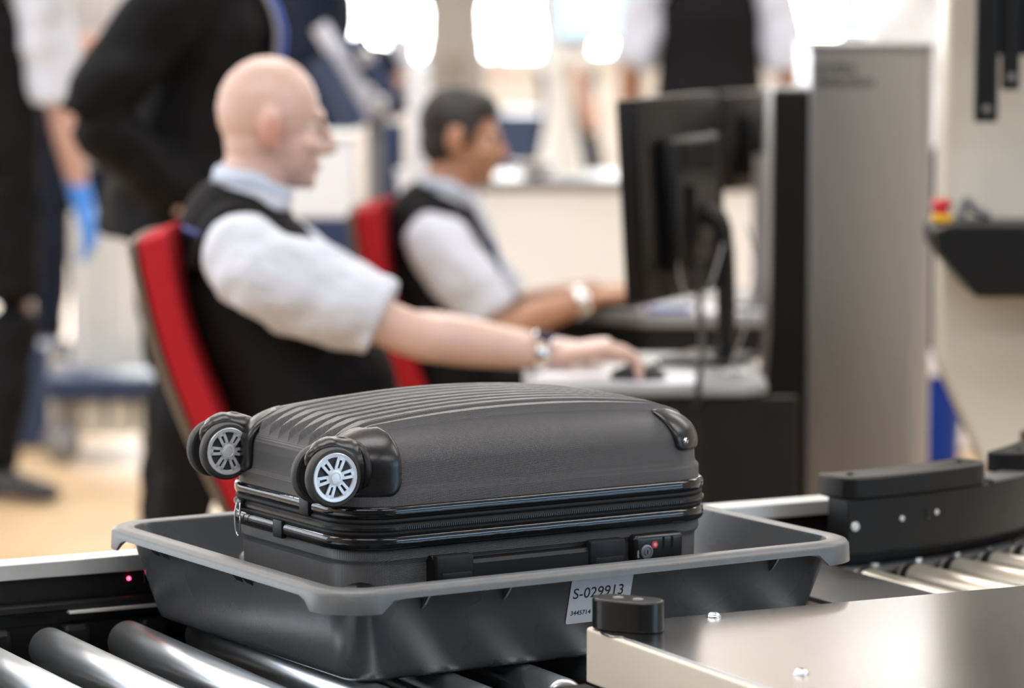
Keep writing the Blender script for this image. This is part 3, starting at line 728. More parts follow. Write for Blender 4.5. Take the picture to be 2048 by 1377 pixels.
def limb(bm, a, b, c, r, n=14, ext=None):
    m1 = a.lerp(b, .45); m2 = b.lerp(c, .30)
    sweep(bm, [a, m1, b, m2, c], r, n=n, sub=4)
def person(label, J, k=1.0, hs=None, skin=None, hair=None, top=None, vest=None, jacket=None, trousers=None, sleeve=.82, glove=None, curl=.5, voxel=.010, group=None, belly=0.0, eyes=False, base=None, tie=None, collar=None, hk=1.0):
    base = base or V3(J['pelvis'].x, J['pelvis'].y, 0)
    root = thing('person', label, 'person', base, 0, group)
    J = {n: (v - base if n not in ('right', 'fwd', 'hf', 'hu') and not n.startswith(('hd', 'hn', 'ft')) else v) for n, v in J.items()}
    hs = hs or k
    bm = bmesh.new(); J['crotch'] = J['pelvis'] - (J['waist']-J['pelvis']).normalized()*.08*k
    torso(bm, J, k, -.012)
    sweep(bm, [J['yoke'], J['neck'], J['head'] - J['hu']*.02*hs], [(.085*k, .07*k), (.060*k, .060*k), (.054*k, .058*k)], ref=J['right'], n=16)
    P, R = head(bm, J['head'], J['hf'], J['hu'], hs)
    for s, sd in (('r', -1), ('l', 1)):
        limb(bm, J['sh_'+s], J['el_'+s], J['wr_'+s], [.052*k, .046*k, .041*k, .043*k, .027*k])
        ball(bm, J['sh_'+s], (.058*k,)*3)
        if not (glove and s == 'r'): hand(bm, J['wr_'+s], J['hd_'+s], J['hn_'+s], k*hk, curl, sd)
        limb(bm, J['hip_'+s], J['kn_'+s], J['an_'+s], [.080*k, .068*k, .050*k, .050*k, .034*k])
        sweep(bm, [J['an_'+s] + V3(0, 0, -.03), J['an_'+s] + J['ft_'+s]*.07*k + V3(0, 0, -.045), J['an_'+s] + J['ft_'+s]*.16*k + V3(0, 0, -.055)], [.035*k, .036*k, .028*k], n=12)
    fuse(obj('body', bm, skin, root, smooth=180), voxel, 3, .5)
    if glove:
        bm = bmesh.new(); hand(bm, J['wr_r'], J['hd_r'], J['hn_r'], k*1.2, curl, -1); d = J['hd_r'].normalized()
        sweep(bm, [J['wr_r'] - d*.05*k, J['wr_r'] - d*.02*k, J['wr_r'] + d*.03*k], [.033*k, .031*k, .032*k], n=14)
        fuse(obj('glove', bm, glove, root, smooth=180), .005, 2)
    if eyes:
        for e in (-1, 1):
            bm = bmesh.new(); ball(bm, P(e*.032, .0665, .004), (.0115*hs,)*3); obj('eye', bm, M_eye, root, smooth=180)
    if hair:
        bm = bmesh.new(); E = lambda p, q: ball(bm, P(*p), [c*hs for c in q], R)
        E((0, -.020, .044), (.084, .100, .098)); E((0, -.045, -.010), (.078, .070, .070)); E((0, .030, .085), (.066, .062, .046)); E((0, .066, .076), (.050, .030, .026))
        for e in (-1, 1): E((e*.070, .012, .020), (.012, .020, .040))
        fuse(obj('hair', bm, hair, root, smooth=180), .006, 3)
    if top:
        bm = bmesh.new(); torso(bm, J, k, -.010 if vest else .004, lo=1, hi=6, belly=belly*.5 if not vest else 0)
        for s in ('r', 'l'):
            e = J['sh_'+s].lerp(J['el_'+s], sleeve) if sleeve <= 1 else J['el_'+s]
            pts = [J['yoke'].lerp(J['sh_'+s], .55), J['sh_'+s], J['sh_'+s].lerp(e, .5), e]; rd = [.062*k, .075*k, .078*k, .074*k]
            if sleeve > 1: pts += [J['el_'+s].lerp(J['wr_'+s], .5), J['wr_'+s]]; rd = [.062*k, .070*k, .066*k, .060*k, .052*k, .040*k]
            sweep(bm, pts, rd, n=18, sub=5)
        sweep(bm, [J['neck'] - V3(0, 0, .03*k), J['neck'] + (J['head']-J['neck'])*.08], [(.078*k, .080*k), (.070*k, .072*k)], ref=J['right'], n=20, sub=2)
        folds(fuse(obj('shirt', bm, top, root, smooth=180), voxel, 3), .034, .085)
    if collar:
        bm = bmesh.new(); hu = (J['head']-J['neck']).normalized(); f = J['fwd']; r_ = J['right']; c0 = J['neck']; pts = []
        for q in range(20):
            a = 2*PI*q/20; pts.append(c0 + r_*math.cos(a)*.072*k + f*(math.sin(a)*.074+.006)*k + hu*(.022 - .040*max(0, math.sin(a)) + .012*max(0, -math.sin(a)))*k)
        sweep(bm, pts, [(.015*k, .006*k)]*20, ref=hu, n=10, sub=2, closed=True)
        obj('collar', bm, collar, root, smooth=60)
    if vest:
        bm = bmesh.new(); torso(bm, J, k, .018, lo=0, hi=6, a_over={'yoke': (.122, .094), 'chest': (.160, .122), 'neck': (.062, .058)}, belly=belly)
        y = J['yoke'] + (J['neck']-J['yoke'])*.42
        for sd in (-1, 1):
            q = J['yoke'] + J['right']*sd*.100*k
            sweep(bm, [q - J['fwd']*.085*k - V3(0, 0, .06*k), q - J['fwd']*.040*k + V3(0, 0, .030*k), q + J['fwd']*.020*k + V3(0, 0, .032*k), q + J['fwd']*.085*k - V3(0, 0, .06*k)], [(.046*k, .018*k)]*4, ref=J['right'], n=14)
        fuse(obj('vest', bm, vest, root, smooth=180), voxel*.9, 3)
    if tie:
        bm = bmesh.new(); f = J['fwd']; a0 = J['neck'] + f*.056*k; b0 = J['chest'] + f*.132*k + (J['yoke']-J['chest'])*.30
        sweep(bm, [a0, a0.lerp(b0, .5) + f*.014*k, b0], [(.058*k, .022*k), (.046*k, .018*k), (.006*k, .008*k)], ref=J['right'], n=16); obj('shirt_front', bm, top, root, smooth=60)
        bm = bmesh.new(); a = J['neck'] + f*.072*k - V3(0, 0, .015*k); b = J['chest'] + f*.150*k
        sweep(bm, [a, a.lerp(b, .25) + f*.012*k, b], [(.016*k, .010*k), (.018*k, .008*k), (.034*k, .008*k)], ref=J['right'], n=12); obj('tie', bm, tie, root, smooth=60)
    if jacket:
        bm = bmesh.new(); dn = (J['waist']-J['pelvis']).normalized(); JJ = dict(J); JJ['crotch'] = J['pelvis'] - dn*.15*k
        torso(bm, JJ, k, .030, lo=0, hi=5, a_over={'crotch': (.175, .125), 'yoke': (.150, .092)})
        ball(bm, J['yoke'].lerp(J['neck'], .35), (.140*k, .100*k, .070*k), Matrix((J['right'], J['fwd'], Vector((0, 0, 1)))).transposed())
        for s in ('r', 'l'):
            sweep(bm, [J['yoke'].lerp(J['sh_'+s], .6), J['sh_'+s], J['sh_'+s].lerp(J['el_'+s], .5), J['el_'+s], J['el_'+s].lerp(J['wr_'+s], .5), J['wr_'+s]], [.075*k, .085*k, .080*k, .072*k, .060*k, .048*k], n=18, sub=5)
        folds(fuse(obj('jacket', bm, jacket, root, smooth=180), voxel, 3), .03, .09)
    if trousers:
        bm = bmesh.new(); torso(bm, J, k, .008, lo=0, hi=2); ball(bm, J['pelvis'], (.17*k, .13*k, .11*k), Matrix((J['right'], J['fwd'], Vector((0, 0, 1)))).transposed())
        for s in ('r', 'l'): limb(bm, J['hip_'+s], J['kn_'+s], J['an_'+s] + V3(0, 0, .0), [.098*k, .088*k, .074*k, .070*k, .062*k], n=18)
        folds(fuse(obj('trousers', bm, trousers, root, smooth=180), voxel, 3), .03, .09)
        for s in ('r', 'l'):
            bm = bmesh.new(); a = J['an_'+s]; f = J['ft_'+s]
            sweep(bm, [a - f*.055*k + V3(0, 0, -.035*k), a + f*.01*k + V3(0, 0, -.025*k), a + f*.09*k + V3(0, 0, -.040*k), a + f*.17*k + V3(0, 0, -.050*k), a + f*.205*k + V3(0, 0, -.055*k)], [(.034*k, .036*k), (.050*k, .042*k), (.036*k, .046*k), (.027*k, .042*k), (.014*k, .024*k)], ref=(0, 0, 1), n=16)
            for v in bm.verts: v.co.z = max(v.co.z, -base.z + .004)
            obj('shoe', bm, M_shoe, root, smooth=180)
    return root, P, R, J
def stand(x, y, yaw, k=1.0, lean=(0, 0), arms=None, stride=0.0, foot=None):
    """joint positions of a standing figure whose feet are on the floor at (x, y), facing yaw degrees from +X"""
    a = math.radians(yaw); f = V3(math.cos(a), math.sin(a), 0); r = V3(math.sin(a), -math.cos(a), 0); o = V3(x, y, 0)
    def Q(s, d, z): return o + r*s*k + f*(d + lean[0]*max(0, z-.95)/.6)*k + V3(0, 0, z*k)
    J = dict(pelvis=Q(0, 0, .98), waist=Q(0, .005, 1.13), chest=Q(0, .005, 1.30), yoke=Q(0, -.015, 1.42), neck=Q(0, -.01, 1.495), head=Q(0, .020, 1.645), right=r, fwd=f, hf=f, hu=V3(0, 0, 1))
    for s, g in (('r', 1), ('l', -1)):
        J['sh_'+s] = Q(g*.185, -.012, 1.405); J['el_'+s] = Q(g*.235, -.02, 1.12); J['wr_'+s] = Q(g*.235, .06, .88); J['hd_'+s] = (f*.25 - V3(0, 0, 1)); J['hn_'+s] = r*g
        st = stride*g; J['hip_'+s] = Q(g*.09, 0, .93); J['kn_'+s] = Q(g*.095, st*.5+.015, .50); J['an_'+s] = Q(g*.10, st - .02, .085); J['ft_'+s] = f
    if arms:
        for n, (q, d, z) in arms.items(): J[n] = Q(q, d, z)
    return J

# seated officers
def seated(X, Y, yaw, pel, wai, che, yok, nec, hd, k, arm_r, arm_l, seat, hy=None):
    a = math.radians(yaw); f = V3(math.cos(a), math.sin(a), 0); r = V3(math.sin(a), -math.cos(a), 0)
    h = math.radians(yaw if hy is None else hy); hf = V3(math.cos(h), math.sin(h), -.06).normalized(); hu = (V3(0, 0, 1) - hf*hf.z).normalized()
    J = dict(pelvis=pel, waist=wai, chest=che, yoke=yok, neck=nec, head=hd, right=r, fwd=f, hf=hf, hu=hu)
    for s, arm, g in (('r', arm_r, 1), ('l', arm_l, -1)):
        J['sh_'+s], J['el_'+s], J['wr_'+s], J['hd_'+s] = arm; J['hn_'+s] = V3(0, 0, 1)
        p = pel + r*g*.09*k; J['hip_'+s] = p + V3(0, 0, -.02); J['kn_'+s] = V3(p.x, p.y, seat + .10) + f*.43*k + r*g*.03; J['an_'+s] = V3(J['kn_'+s].x, J['kn_'+s].y, .085) - f*.03; J['ft_'+s] = f
    return J
J1 = seated(0, 0, 4, V3(-.375, 6.58, .57), V3(-.392, 6.58, .715), V3(-.450, 6.58, .885), V3(-.482, 6.58, 1.005), V3(-.470, 6.58, 1.075), V3(-.427, 6.59, 1.190), 1.0,
            (V3(-.455, 6.395, .958), V3(-.170, 6.385, .836), V3(.078, 6.475, .788), V3(1, .05, .20)), (V3(-.46, 6.765, .958), V3(-.22, 6.83, .80), V3(.03, 6.73, .782), V3(1, -.1, -.1)), .47, 15)
p1, P1, R1, JJ1 = person('bald seated person in white shirt and charcoal vest reaching for the near desk mouse', J1, 1.0, .95, M_skin1, None, M_shirt, M_vest, None, M_trous, .80, None, 1.05, .0055, belly=.02, eyes=True, collar=M_collar, hk=1.14)
# his reddish ears: the skin itself is redder there
nt = M_skin1.node_tree; N = nt.nodes; L = nt.links; pb = N['Principled BSDF']; src = pb.inputs['Base Color'].links[0].from_socket
for ex in (-1, 1):
    tc = N.new('ShaderNodeTexCoord'); ds = N.new('ShaderNodeVectorMath'); ds.operation = 'DISTANCE'; ds.inputs[1].default_value = P1(ex*.089, -.016, -.012); L.new(tc.outputs['Object'], ds.inputs[0])
    mr = N.new('ShaderNodeMapRange'); mr.inputs['From Min'].default_value = .026; mr.inputs['From Max'].default_value = .042; mr.inputs['To Min'].default_value = .6; mr.inputs['To Max'].default_value = 0; L.new(ds.outputs['Value'], mr.inputs[0])
    mx = N.new('ShaderNodeMix'); mx.data_type = 'RGBA'; L.new(mr.outputs[0], mx.inputs[0]); L.new(src, mx.inputs[6]); mx.inputs[7].default_value = (.52, .20, .15, 1); src = mx.outputs[2]
L.new(src, pb.inputs['Base Color'])
# watch, epaulette piping and lanyard of the near officer
d = (J1['wr_r']-J1['el_r']).normalized(); c = JJ1['wr_r'] - d*.038
bm = bmesh.new(); up_ = V3(0, 0, 1); tt = d.cross(up_).normalized(); uu = tt.cross(d).normalized()
pts = [c + (tt*math.cos(2*PI*q/20) + uu*math.sin(2*PI*q/20))*.0355 for q in range(20)]
sweep(bm, pts, [(.011, .0025)]*20, ref=d, n=8, sub=2, closed=True); wb = obj('wristwatch', bm, M_chrome, p1, smooth=60)
wd = c + (uu*.80 - tt*-.6).normalized()*.037
wdir = (uu*.80 + tt*.6).normalized()
obj('watch_case', lathe(bmesh.new(), [(.0001, -.004), (.019, -.004), (.020, 0), (.0185, .005), (.016, .006)], c=c + wdir*.037, axis=wdir, n=28), M_chrome, wb, smooth=40)
obj('watch_dial', lathe(bmesh.new(), [(.0165, 0), (.0165, .001), (.0001, .0012)], c=c + wdir*.0425, axis=wdir, n=28), M_watchd, wb, smooth=40)
bm = bmesh.new(); y = JJ1['yoke']
sweep(bm, [y + J1['right']*.150 - J1['fwd']*.045 + V3(0, 0, -.008), y + J1['right']*.10 - J1['fwd']*.088 + V3(0, 0, .004), y - J1['fwd']*.104 + V3(0, 0, .006), y - J1['right']*.10 - J1['fwd']*.088 + V3(0, 0, .004)], [(.006, .005)]*4, n=8); obj('vest_piping', bm, M_piping, p1, smooth=60)

J2 = seated(0, 0, 4, V3(-.125, 8.6, .47), V3(-.140, 8.6, .600), V3(-.165, 8.6, .755), V3(-.185, 8.6, .868), V3(-.160, 8.6, .938), V3(-.116, 8.61, 1.063), .93,
            (V3(-.165, 8.42, .825), V3(-.025, 8.375, .642), V3(.180, 8.44, .706), V3(1, .1, .12)), (V3(-.17, 8.78, .825), V3(.0, 8.83, .64), V3(.2, 8.72, .70), V3(1, 0, .0)), .37, 0)
p2, P2, R2, JJ2 = person('dark haired seated person in white shirt, black vest and blue tie at the far desk', J2, .93, .885, M_skin2, M_hair, M_shirt, M_vest, None, M_trous, .86, None, .6, .0085, eyes=True, collar=M_collar, tie=M_tie)
d = (J2['wr_r']-J2['el_r']).normalized(); c = JJ2['wr_r'] - d*.025; tt = d.cross(up_).normalized(); uu = tt.cross(d).normalized(); bm = bmesh.new()
sweep(bm, [c + (tt*math.cos(2*PI*q/20) + uu*math.sin(2*PI*q/20))*.033 for q in range(20)], [(.012, .003)]*20, ref=d, n=8, sub=2, closed=True); obj('wristwatch', bm, M_chrome, p2, smooth=60)

def chair(label, near_far_mid, top, bot, yaw, w, seat_z, seat_c, k=1.0):
    base = V3(seat_c.x, seat_c.y, 0); t = thing('office_chair', label, 'chair', base)
    a = math.radians(yaw); n = V3(math.cos(a), math.sin(a), 0); wv = V3(-n.y, n.x, 0); top = top-base; bot = bot-base
    def slab(name, off, th, m, grow=0, par=None):
        bm = bmesh.new(); rows = []
        ax = (top-bot).normalized(); nn = wv.cross(ax).normalized(); nn = nn if nn.dot(n) > 0 else -nn
        N = 10
        for side in (0, 1):
            g = []
            for i in range(N+1):
                r_ = []
                for j in range(N+1):
                    q = i/N; p = j/N*2-1; c = bot.lerp(top, q)
                    wd_ = (w+grow)*(1-.10*q**4) ; bow = .018*(p*p) + .02*math.sin(PI*q)*(-1)
                    r_.append(bm.verts.new(c + wv*p*wd_/2 + nn*(off + bow + (th if side else 0)) + ax*(grow*(q-.5) - .02*p*p*q**3)))
                g.append(r_)
            rows.append(g)
        for side in (0, 1):
            for i in range(N):
                for j in range(N): bm.faces.new((rows[side][i][j], rows[side][i][j+1], rows[side][i+1][j+1], rows[side][i+1][j]))
        ed = lambda g: g[0] + [r[-1] for r in g[1:]] + g[-1][-2::-1] + [r[0] for r in g[-2:0:-1]]
        A, B = ed(rows[0]), ed(rows[1])
        for q in range(len(A)): bm.faces.new((A[q], A[(q+1) % len(A)], B[(q+1) % len(A)], B[q]))
        bmesh.ops.recalc_face_normals(bm, faces=bm.faces[:])
        o = obj(name, bm, m, par or t, smooth=50); bevmod(o, .008, 3); return o
    slab('backrest', 0, .055, M_red); slab('back_shell', -.018, .016, M_tan, .008)
    sc_ = V3(0, 0, seat_z)
    obj('seat', bx((0, 0, seat_z-.035), (.46*k, w+.03, .07), .022, rz=a), M_red, t, smooth=50)
    obj('seat_pan', bx((0, 0, seat_z-.082), (.42*k, w-.02, .022), .006, rz=a), M_deskd, t)
    R_ = Matrix.Rotation(a, 3, 'Z')
    for sx in (-1, 1):
        for sy in (-1, 1):
            p = R_ @ Vector((sx*.19*k, sy*(w/2-.02), seat_z-.09)); q = R_ @ Vector((sx*.25*k, sy*(w/2+.0), .012))
            bm = bmesh.new(); sweep(bm, [p, q], [.0125, .0125], n=12, sub=1); lg = obj('leg', bm, M_greym, t, smooth=40)
            obj('foot_cap', lathe(bmesh.new(), [(.016, -.012), (.016, .012), (.013, .016)], c=q, n=14), M_blackm, lg, smooth=40)
    for sy in (-1, 1):
        p = bot + wv*sy*(w/2-.05) - n*.02; q = R_ @ Vector((-.19*k, sy*(w/2-.05), seat_z-.09))
        bm = bmesh.new(); sweep(bm, [p, q], [(.02, .008)]*2, ref=wv, n=10, sub=1); obj('back_support', bm, M_greym, t, smooth=40)
    return t
chair('red upholstered chair behind the bald seated person', None, V3(-.635, 6.60, 1.005), V3(-.455, 6.62, .50), -13, .41, .475, V3(-.27, 6.58, 0))
chair('red upholstered chair behind the dark haired seated person', None, V3(-.345, 8.60, .915), V3(-.200, 8.62, .42), -12, .40, .385, V3(-.03, 8.60, 0), .95)

# standing people
J = stand(-.75, 8.25, 12, 1.02, (.10, 0)); J['el_r'] = V3(-.905, 8.0, 1.16); J['wr_r'] = V3(-.74, 8.06, .95); J['sh_r'] = V3(-.72, 8.05, 1.41); J['hd_r'] = V3(.6, .2, -.7)
ps, Ps, Rs, Js = person('tall standing person in a black suit behind the bald seated person, elbow bent', J, 1.02, 1, M_skin3, M_hairg, None, None, M_suit, M_trous, .8, None, .7, .012, collar=M_collar)
bm = bmesh.new(); f = J['fwd']; r = J['right']; y = Js['yoke']
sweep(bm, [y + r*.075 + f*.10 + V3(0, 0, .02), Js['chest'] + r*.085 + f*.165, Js['waist'] + r*.05 + f*.165], [(.026, .006)]*3, ref=r, n=8); obj('lanyard', bm, M_bluecl, ps, smooth=60)
bm = bmesh.new(); sweep(bm, [y + r*.105 + f*.085 + V3(0, 0, .02), Js['chest'] + r*.115 + f*.150, Js['waist'] + r*.09 + f*.150], [(.016, .005)]*3, ref=r, n=8); obj('shirt_front', bm, M_shirtg, ps, smooth=60)
J = stand(-1.465, 10.12, 74, 1.0, (0, 0), {'el_r': (.235, .03, 1.09), 'wr_r': (.262, .10, .835)}); J['hd_r'] = V3(.25, .1, -1); J['ft_r'] = J['ft_l'] = V3(.9, -.4, 0).normalized(); J['an_r'] = V3(-1.42, 10.02, .085)
person('standing officer at the left edge with black vest, white sleeve and blue glove', J, 1.0, 1, M_skin3, M_hair, M_shirt, M_vest, None, M_trous, .98, M_glove, .5, .011)
J = stand(-1.62, 13.6, -50, 1.0, (0, 0), {'el_r': (.24, .05, 1.12), 'wr_r': (.06, .28, 1.18), 'el_l': (-.25, .05, 1.12), 'wr_l': (-.10, .28, 1.02)})
person('standing person in pale grey shirt far behind the gloved officer, forearms raised', J, 1.0, 1, M_skin3, M_hair, M_shirtg, None, None, M_navy, .6, None, .5, .014)
J = stand(-.70, 11.6, 20, 1.0, (.08, 0), {'el_l': (-.24, .10, 1.12), 'wr_l': (-.16, .32, 1.14), 'el_r': (.23, .0, 1.11), 'wr_r': (.16, .26, 1.16)})
person('standing person in a dark navy jacket behind the head of the bald person', J, 1.0, 1, M_skin3, M_hair, None, None, M_navy, M_navy, .8, None, .5, .013)
J = stand(-.31, 20.0, 92, 1.0)
person('distant person in plain grey shirt seen against the bright windows', J, .96, .95, M_skin3, M_hairg, M_shirtd, None, None, M_shirtd, .55, None, .5, .016)
J = stand(.64, 12.0, 88, 1.0, (0, 0), {'el_r': (.255, .0, 1.115), 'wr_r': (.25, .10, .88), 'el_l': (-.255, 0, 1.115), 'wr_l': (-.25, .10, .88)})
person('standing officer seen from behind in black vest and white sleeves', J, 1.0, 1, M_skin2, M_hair, M_shirt, M_vest, None, M_trous, .96, None, .5, .013)
J = stand(.235, 16.2, 5, .97, (0, 0), stride=.16)
person('distant walking person in navy trousers behind the screen stand', J, .97, 1, M_skin3, M_hair, M_shirtg, None, None, M_navy, .6, None, .5, .016)
J = stand(1.20, 9.6, 95, 1.0)
person('standing person in white shirt and black trousers between the steel column and the cream machine', J, 1.0, 1, M_skin3, M_hair, M_white, None, None, M_trous, .8, None, .5, .013)

# ------------------------------------------------------------------ desks, screens, papers
dk = thing('operator_desk', 'near operator desk with rounded pale grey end and black body', 'desk', (.26, 6.68, 0))
bm = bmesh.new(); pl = [(-.24, -.27), (.13, -.27)] + [(.13 + .06*math.sin(a), -.21 - .06*math.cos(a)) for a in (PI/8, PI/4, 3*PI/8, PI/2)] + [(.19, .27), (-.24, .27)]
o = obj('desk_top', prism(bm, pl, .724, .745), M_desk, dk, smooth=40); bevmod(o, .007, 4)
obj('front_panel', bx((.02, -.245, .43), (.44, .024, .585), .003), M_deskd, dk)
obj('side_panel', bx((.175, .02, .36), (.024, .46, .69), .003), M_deskd, dk)
obj('drawer_unit', bx((.10, .05, .50), (.12, .40, .40), .005), M_deskd, dk)
tag(obj('paper_sheet', bx((.185, 6.505, .7465), (.29, .17, .002)), M_paper), 'white paper sheet under the hand on the near desk', 'paper')
bm = bmesh.new(); ball(bm, (0, 0, 0), (.050, .030, .022), seg=20); 
for v in bm.verts: v.co.z = max(v.co.z, -.004)
mo = obj('computer_mouse', bm, M_blackp, smooth=180, loc=(.222, 6.48, .752)); tag(mo, 'black computer mouse under the bald person hand', 'mouse')
obj('scroll_wheel', lathe(bmesh.new(), [(.001, -.003), (.006, -.003), (.006, .003), (.001, .003)], c=(.03, 0, .019), axis=(0, 1, 0), n=16), M_rubber, mo)
dk2 = thing('operator_desk', 'far operator desk with dark edge beyond the near monitor', 'desk', (.42, 8.75, 0))
bm = bmesh.new(); prism(bm, [(-.36, -.02), (-.12, -.29), (.30, -.29), (.30, .33), (-.36, .33)], .640, .672); o = obj('desk_top', bm, M_desk, dk2); bevmod(o, .006)
bm = bmesh.new(); prism(bm, [(-.34, -.01), (-.11, -.27), (.28, -.27), (.28, .31), (-.34, .31)], .565, .640); obj('desk_frame', bm, M_deskd, dk2)
for x, y in ((-.28, .25), (.24, .25), (.24, -.22)): obj('leg', bx((x, y, .2825), (.05, .05, .565), .004), M_deskd, dk2)
kb_ = thing('keyboard', 'dark keyboard on the far desk in front of the dark haired person', 'keyboard', (.24, 8.74, .672), -.1)
obj('case', bx((0, 0, .009), (.15, .40, .018), .004), M_blackm, kb_)
bm = bmesh.new()
for i in range(5):
    for j in range(14): box(bm, (-.052 + .026*i, -.178 + .0274*j, .0205), (.020, .021, .005))
ko = obj('keys', bm, M_blackp, kb_); ko['kind'] = 'stuff'
tag(obj('paper_sheet', bx((.50, 8.53, .6732), (.16, .12, .0024)), M_paper), 'white paper sheet on the far desk by the black panel', 'paper')
tag(obj('folder', bx((.36, 8.50, .6755), (.10, .06, .007), .001), M_bluep), 'small blue folder on the front edge of the far desk', 'folder')

def monitor(label, edge_near, edge_far, z0, z1, tilt, base_z, screen_side=1):
    c = (edge_near+edge_far)/2; wv = (edge_far-edge_near); w = wv.length; ang = math.atan2(wv.y, wv.x); h = z1-z0
    t = thing('monitor', label, 'monitor', (c.x, c.y, base_z), ang)
    M = Matrix.Rotation(tilt, 4, 'X'); zc = (z0+z1)/2-base_z
    obj('housing', bx((0, 0, zc), (w, .042, h), .006, M=M), M_screenb, t, smooth=40)
    obj('screen', bx((0, .0215, zc), (w-.04, .002, h-.04), M=M), M_screen, t)
    b = obj('rear_cover', bx((.01, -.034, zc-.01), (w*.62, .04, h*.66), .014, M=M), M_screenb, t, smooth=50)
    bm = bmesh.new()
    for k in range(9): box(bm, (-.07+.018*k, -.056, zc+h*.20), (.006, .004, .05))
    obj('vent_slat', bm, M_dark, t)['kind'] = 'stuff'
    obj('arm_plate', bx((0, -.060, zc-.03), (.11, .014, .11), .004), M_dark, t)
    bm = bmesh.new(); sweep(bm, [(0, -.066, zc-.03), (0, -.10, zc-.06), (.02, -.10, .05), (.02, -.09, .006)], [.02, .018, .018, .02], n=14); obj('arm', bm, M_dark, t, smooth=50)
    obj('foot', bx((.02, -.07, .006), (.18, .14, .012), .004), M_dark, t)
    return t
m1 = monitor('large black monitor seen from behind on the near desk', V3(.212, 6.62, 0), V3(.378, 6.98, 0), .865, 1.235, -.06, .745)
m2 = monitor('smaller black monitor beyond the near monitor, close to the black panel', V3(.475, 8.45, 0), V3(.61, 8.72, 0), .95, 1.175, .04, .672)
# cables hanging behind the near monitor
def cable(label, pts, r, m, sub=8): 
    bm = bmesh.new(); sweep(bm, pts, [r]*len(pts), n=8, sub=sub); o = obj('cable', bm, m, smooth=180); tag(o, label, 'cable'); return o
cable('black cable hanging from the near monitor down to the floor by the desk', [(.335, 6.70, .93), (.338, 6.62, .86), (.334, 6.46, .80), (.322, 6.37, .74), (.327, 6.37, .60), (.352, 6.37, .45), (.39, 6.38, .30), (.42, 6.39, .02)], .006, M_blackm)
cable('pale cable looping under the near monitor', [(.300, 6.70, .95), (.305, 6.62, .90), (.325, 6.60, .872), (.355, 6.62, .90), (.385, 6.72, .97)], .0022, M_greym)
cable('pale cable sagging onto the end of the near desk', [(.43, 6.74, 1.0), (.44, 6.66, .93), (.42, 6.58, .84), (.39, 6.52, .77), (.40, 6.48, .752)], .0022, M_greym)
cable('thin pale cable coiled at the end of the near desk', [(.395, 6.49, .750), (.42, 6.53, .752), (.41, 6.59, .752), (.375, 6.56, .752), (.385, 6.50, .756), (.415, 6.51, .757)], .0024, M_offw)
tag(obj('document_holder', bx((.585, 8.50, .852), (.060, .03, .358), .004), M_greym), 'slim grey panel beside the black column panel', 'panel')

# ------------------------------------------------------------------ steel column with black side panel
cl = thing('steel_cabinet', 'tall brushed steel cabinet with rounded edge and printed lettering', 'cabinet', (.69, 7.40, 0))
bm = bmesh.new(); pl = [(-.11, .20), (-.11, -.20), (.087, -.20)] + [(.087+.045*math.sin(a), -.155-.045*math.cos(a)) for a in [PI/16*k for k in range(1, 9)]] + [(.132, .20)]
o = obj('steel_skin', prism(bm, pl, .04, 1.305), M_brush, cl, smooth=40); bevmod(o, .002)
bm = bmesh.new(); prism(bm, [(a*1.01, b*1.01) for a, b in pl], 1.305, 1.318); obj('lid', bm, M_greym, cl, smooth=40)
obj('plinth', bx((0, 0, .02), (.20, .38, .04)), M_dark, cl)
text_mesh('smiths\ndetection', .030, M_ink, 'lettering', cl, Matrix.Translation((-.101, -.2004, 1.262)) @ Matrix.Rotation(PI/2, 4, 'X'), 1.0, .0006)
bp_ = thing('side_screen', 'black upright panel standing against the left of the steel cabinet', 'panel', (.54, 7.30, 0))
bm = bmesh.new(); prism(bm, [(.037, 0), (.037, 1.225), (-.033, 1.228), (-.036, .75), (-.052, .55), (-.060, .30), (-.060, 0)], -.10, .10, XZ); o = obj('panel', bm, M_panelb, bp_); bevmod(o, .004)
obj('top_edge', bx((.002, 0, 1.229), (.068, .19, .006), .002), M_greym, bp_)

# bag and light things on the floor below the desk
wb_ = thing('plastic_bag', 'crumpled white plastic bag on the floor beside the black panel', 'bag', (.50, 7.75, 0))
bm = bmesh.new(); bmesh.ops.create_icosphere(bm, subdivisions=4, radius=1.0)
for v in bm.verts:
    n_ = v.co.copy(); q = 1 + .10*math.sin(9*n_.x+3*n_.z)*math.sin(7*n_.y+2) + .06*math.sin(17*n_.z+5*n_.x)
    v.co = Vector((n_.x*.11*q, n_.y*.11*q, .235+n_.z*.235*q)); v.co.z = max(.002, v.co.z)
obj('bag', bm, M_white, wb_, smooth=180)
bm = bmesh.new(); sweep(bm, [(-.03, 0, .44), (-.02, 0, .52), (.02, 0, .52), (.03, 0, .44)], [.008]*4, n=8); obj('handle', bm, M_white, wb_, smooth=60)

# ------------------------------------------------------------------ cream machine on the right
mc = thing('scanner_machine', 'big cream scanner housing at the right edge with tapering lower side', 'machine', (1.05, 6.9, 0))
bm = bmesh.new(); prism(bm, [(-.275, 2.0), (-.292, 1.06), (-.292, .770), (-.200, .560), (-.140, .10), (.45, .10), (.45, 2.0)], -.38, -.26, XZ); o = obj('housing', bm, M_machine, mc); bevmod(o, .012, 3)
obj('plinth', bx((.15, -.32, .05), (.50, .11, .10)), M_dark, mc)
bm = bmesh.new(); prism(bm, [(-.325, 1.020), (-.300, 1.030), (.45, 1.030), (.45, .905), (-.250, .905), (-.318, .985)], -.56, -.38, XZ); o = obj('shelf', bm, M_panelb, mc); bevmod(o, .005)
es = obj('stop_button', lathe(bmesh.new(), [(.012, 0), (.012, .012), (.018, .014), (.018, .022), (.012, .026), (.0001, .027)], c=(-.302, -.47, 1.043), n=24), M_estop, mc, smooth=40)
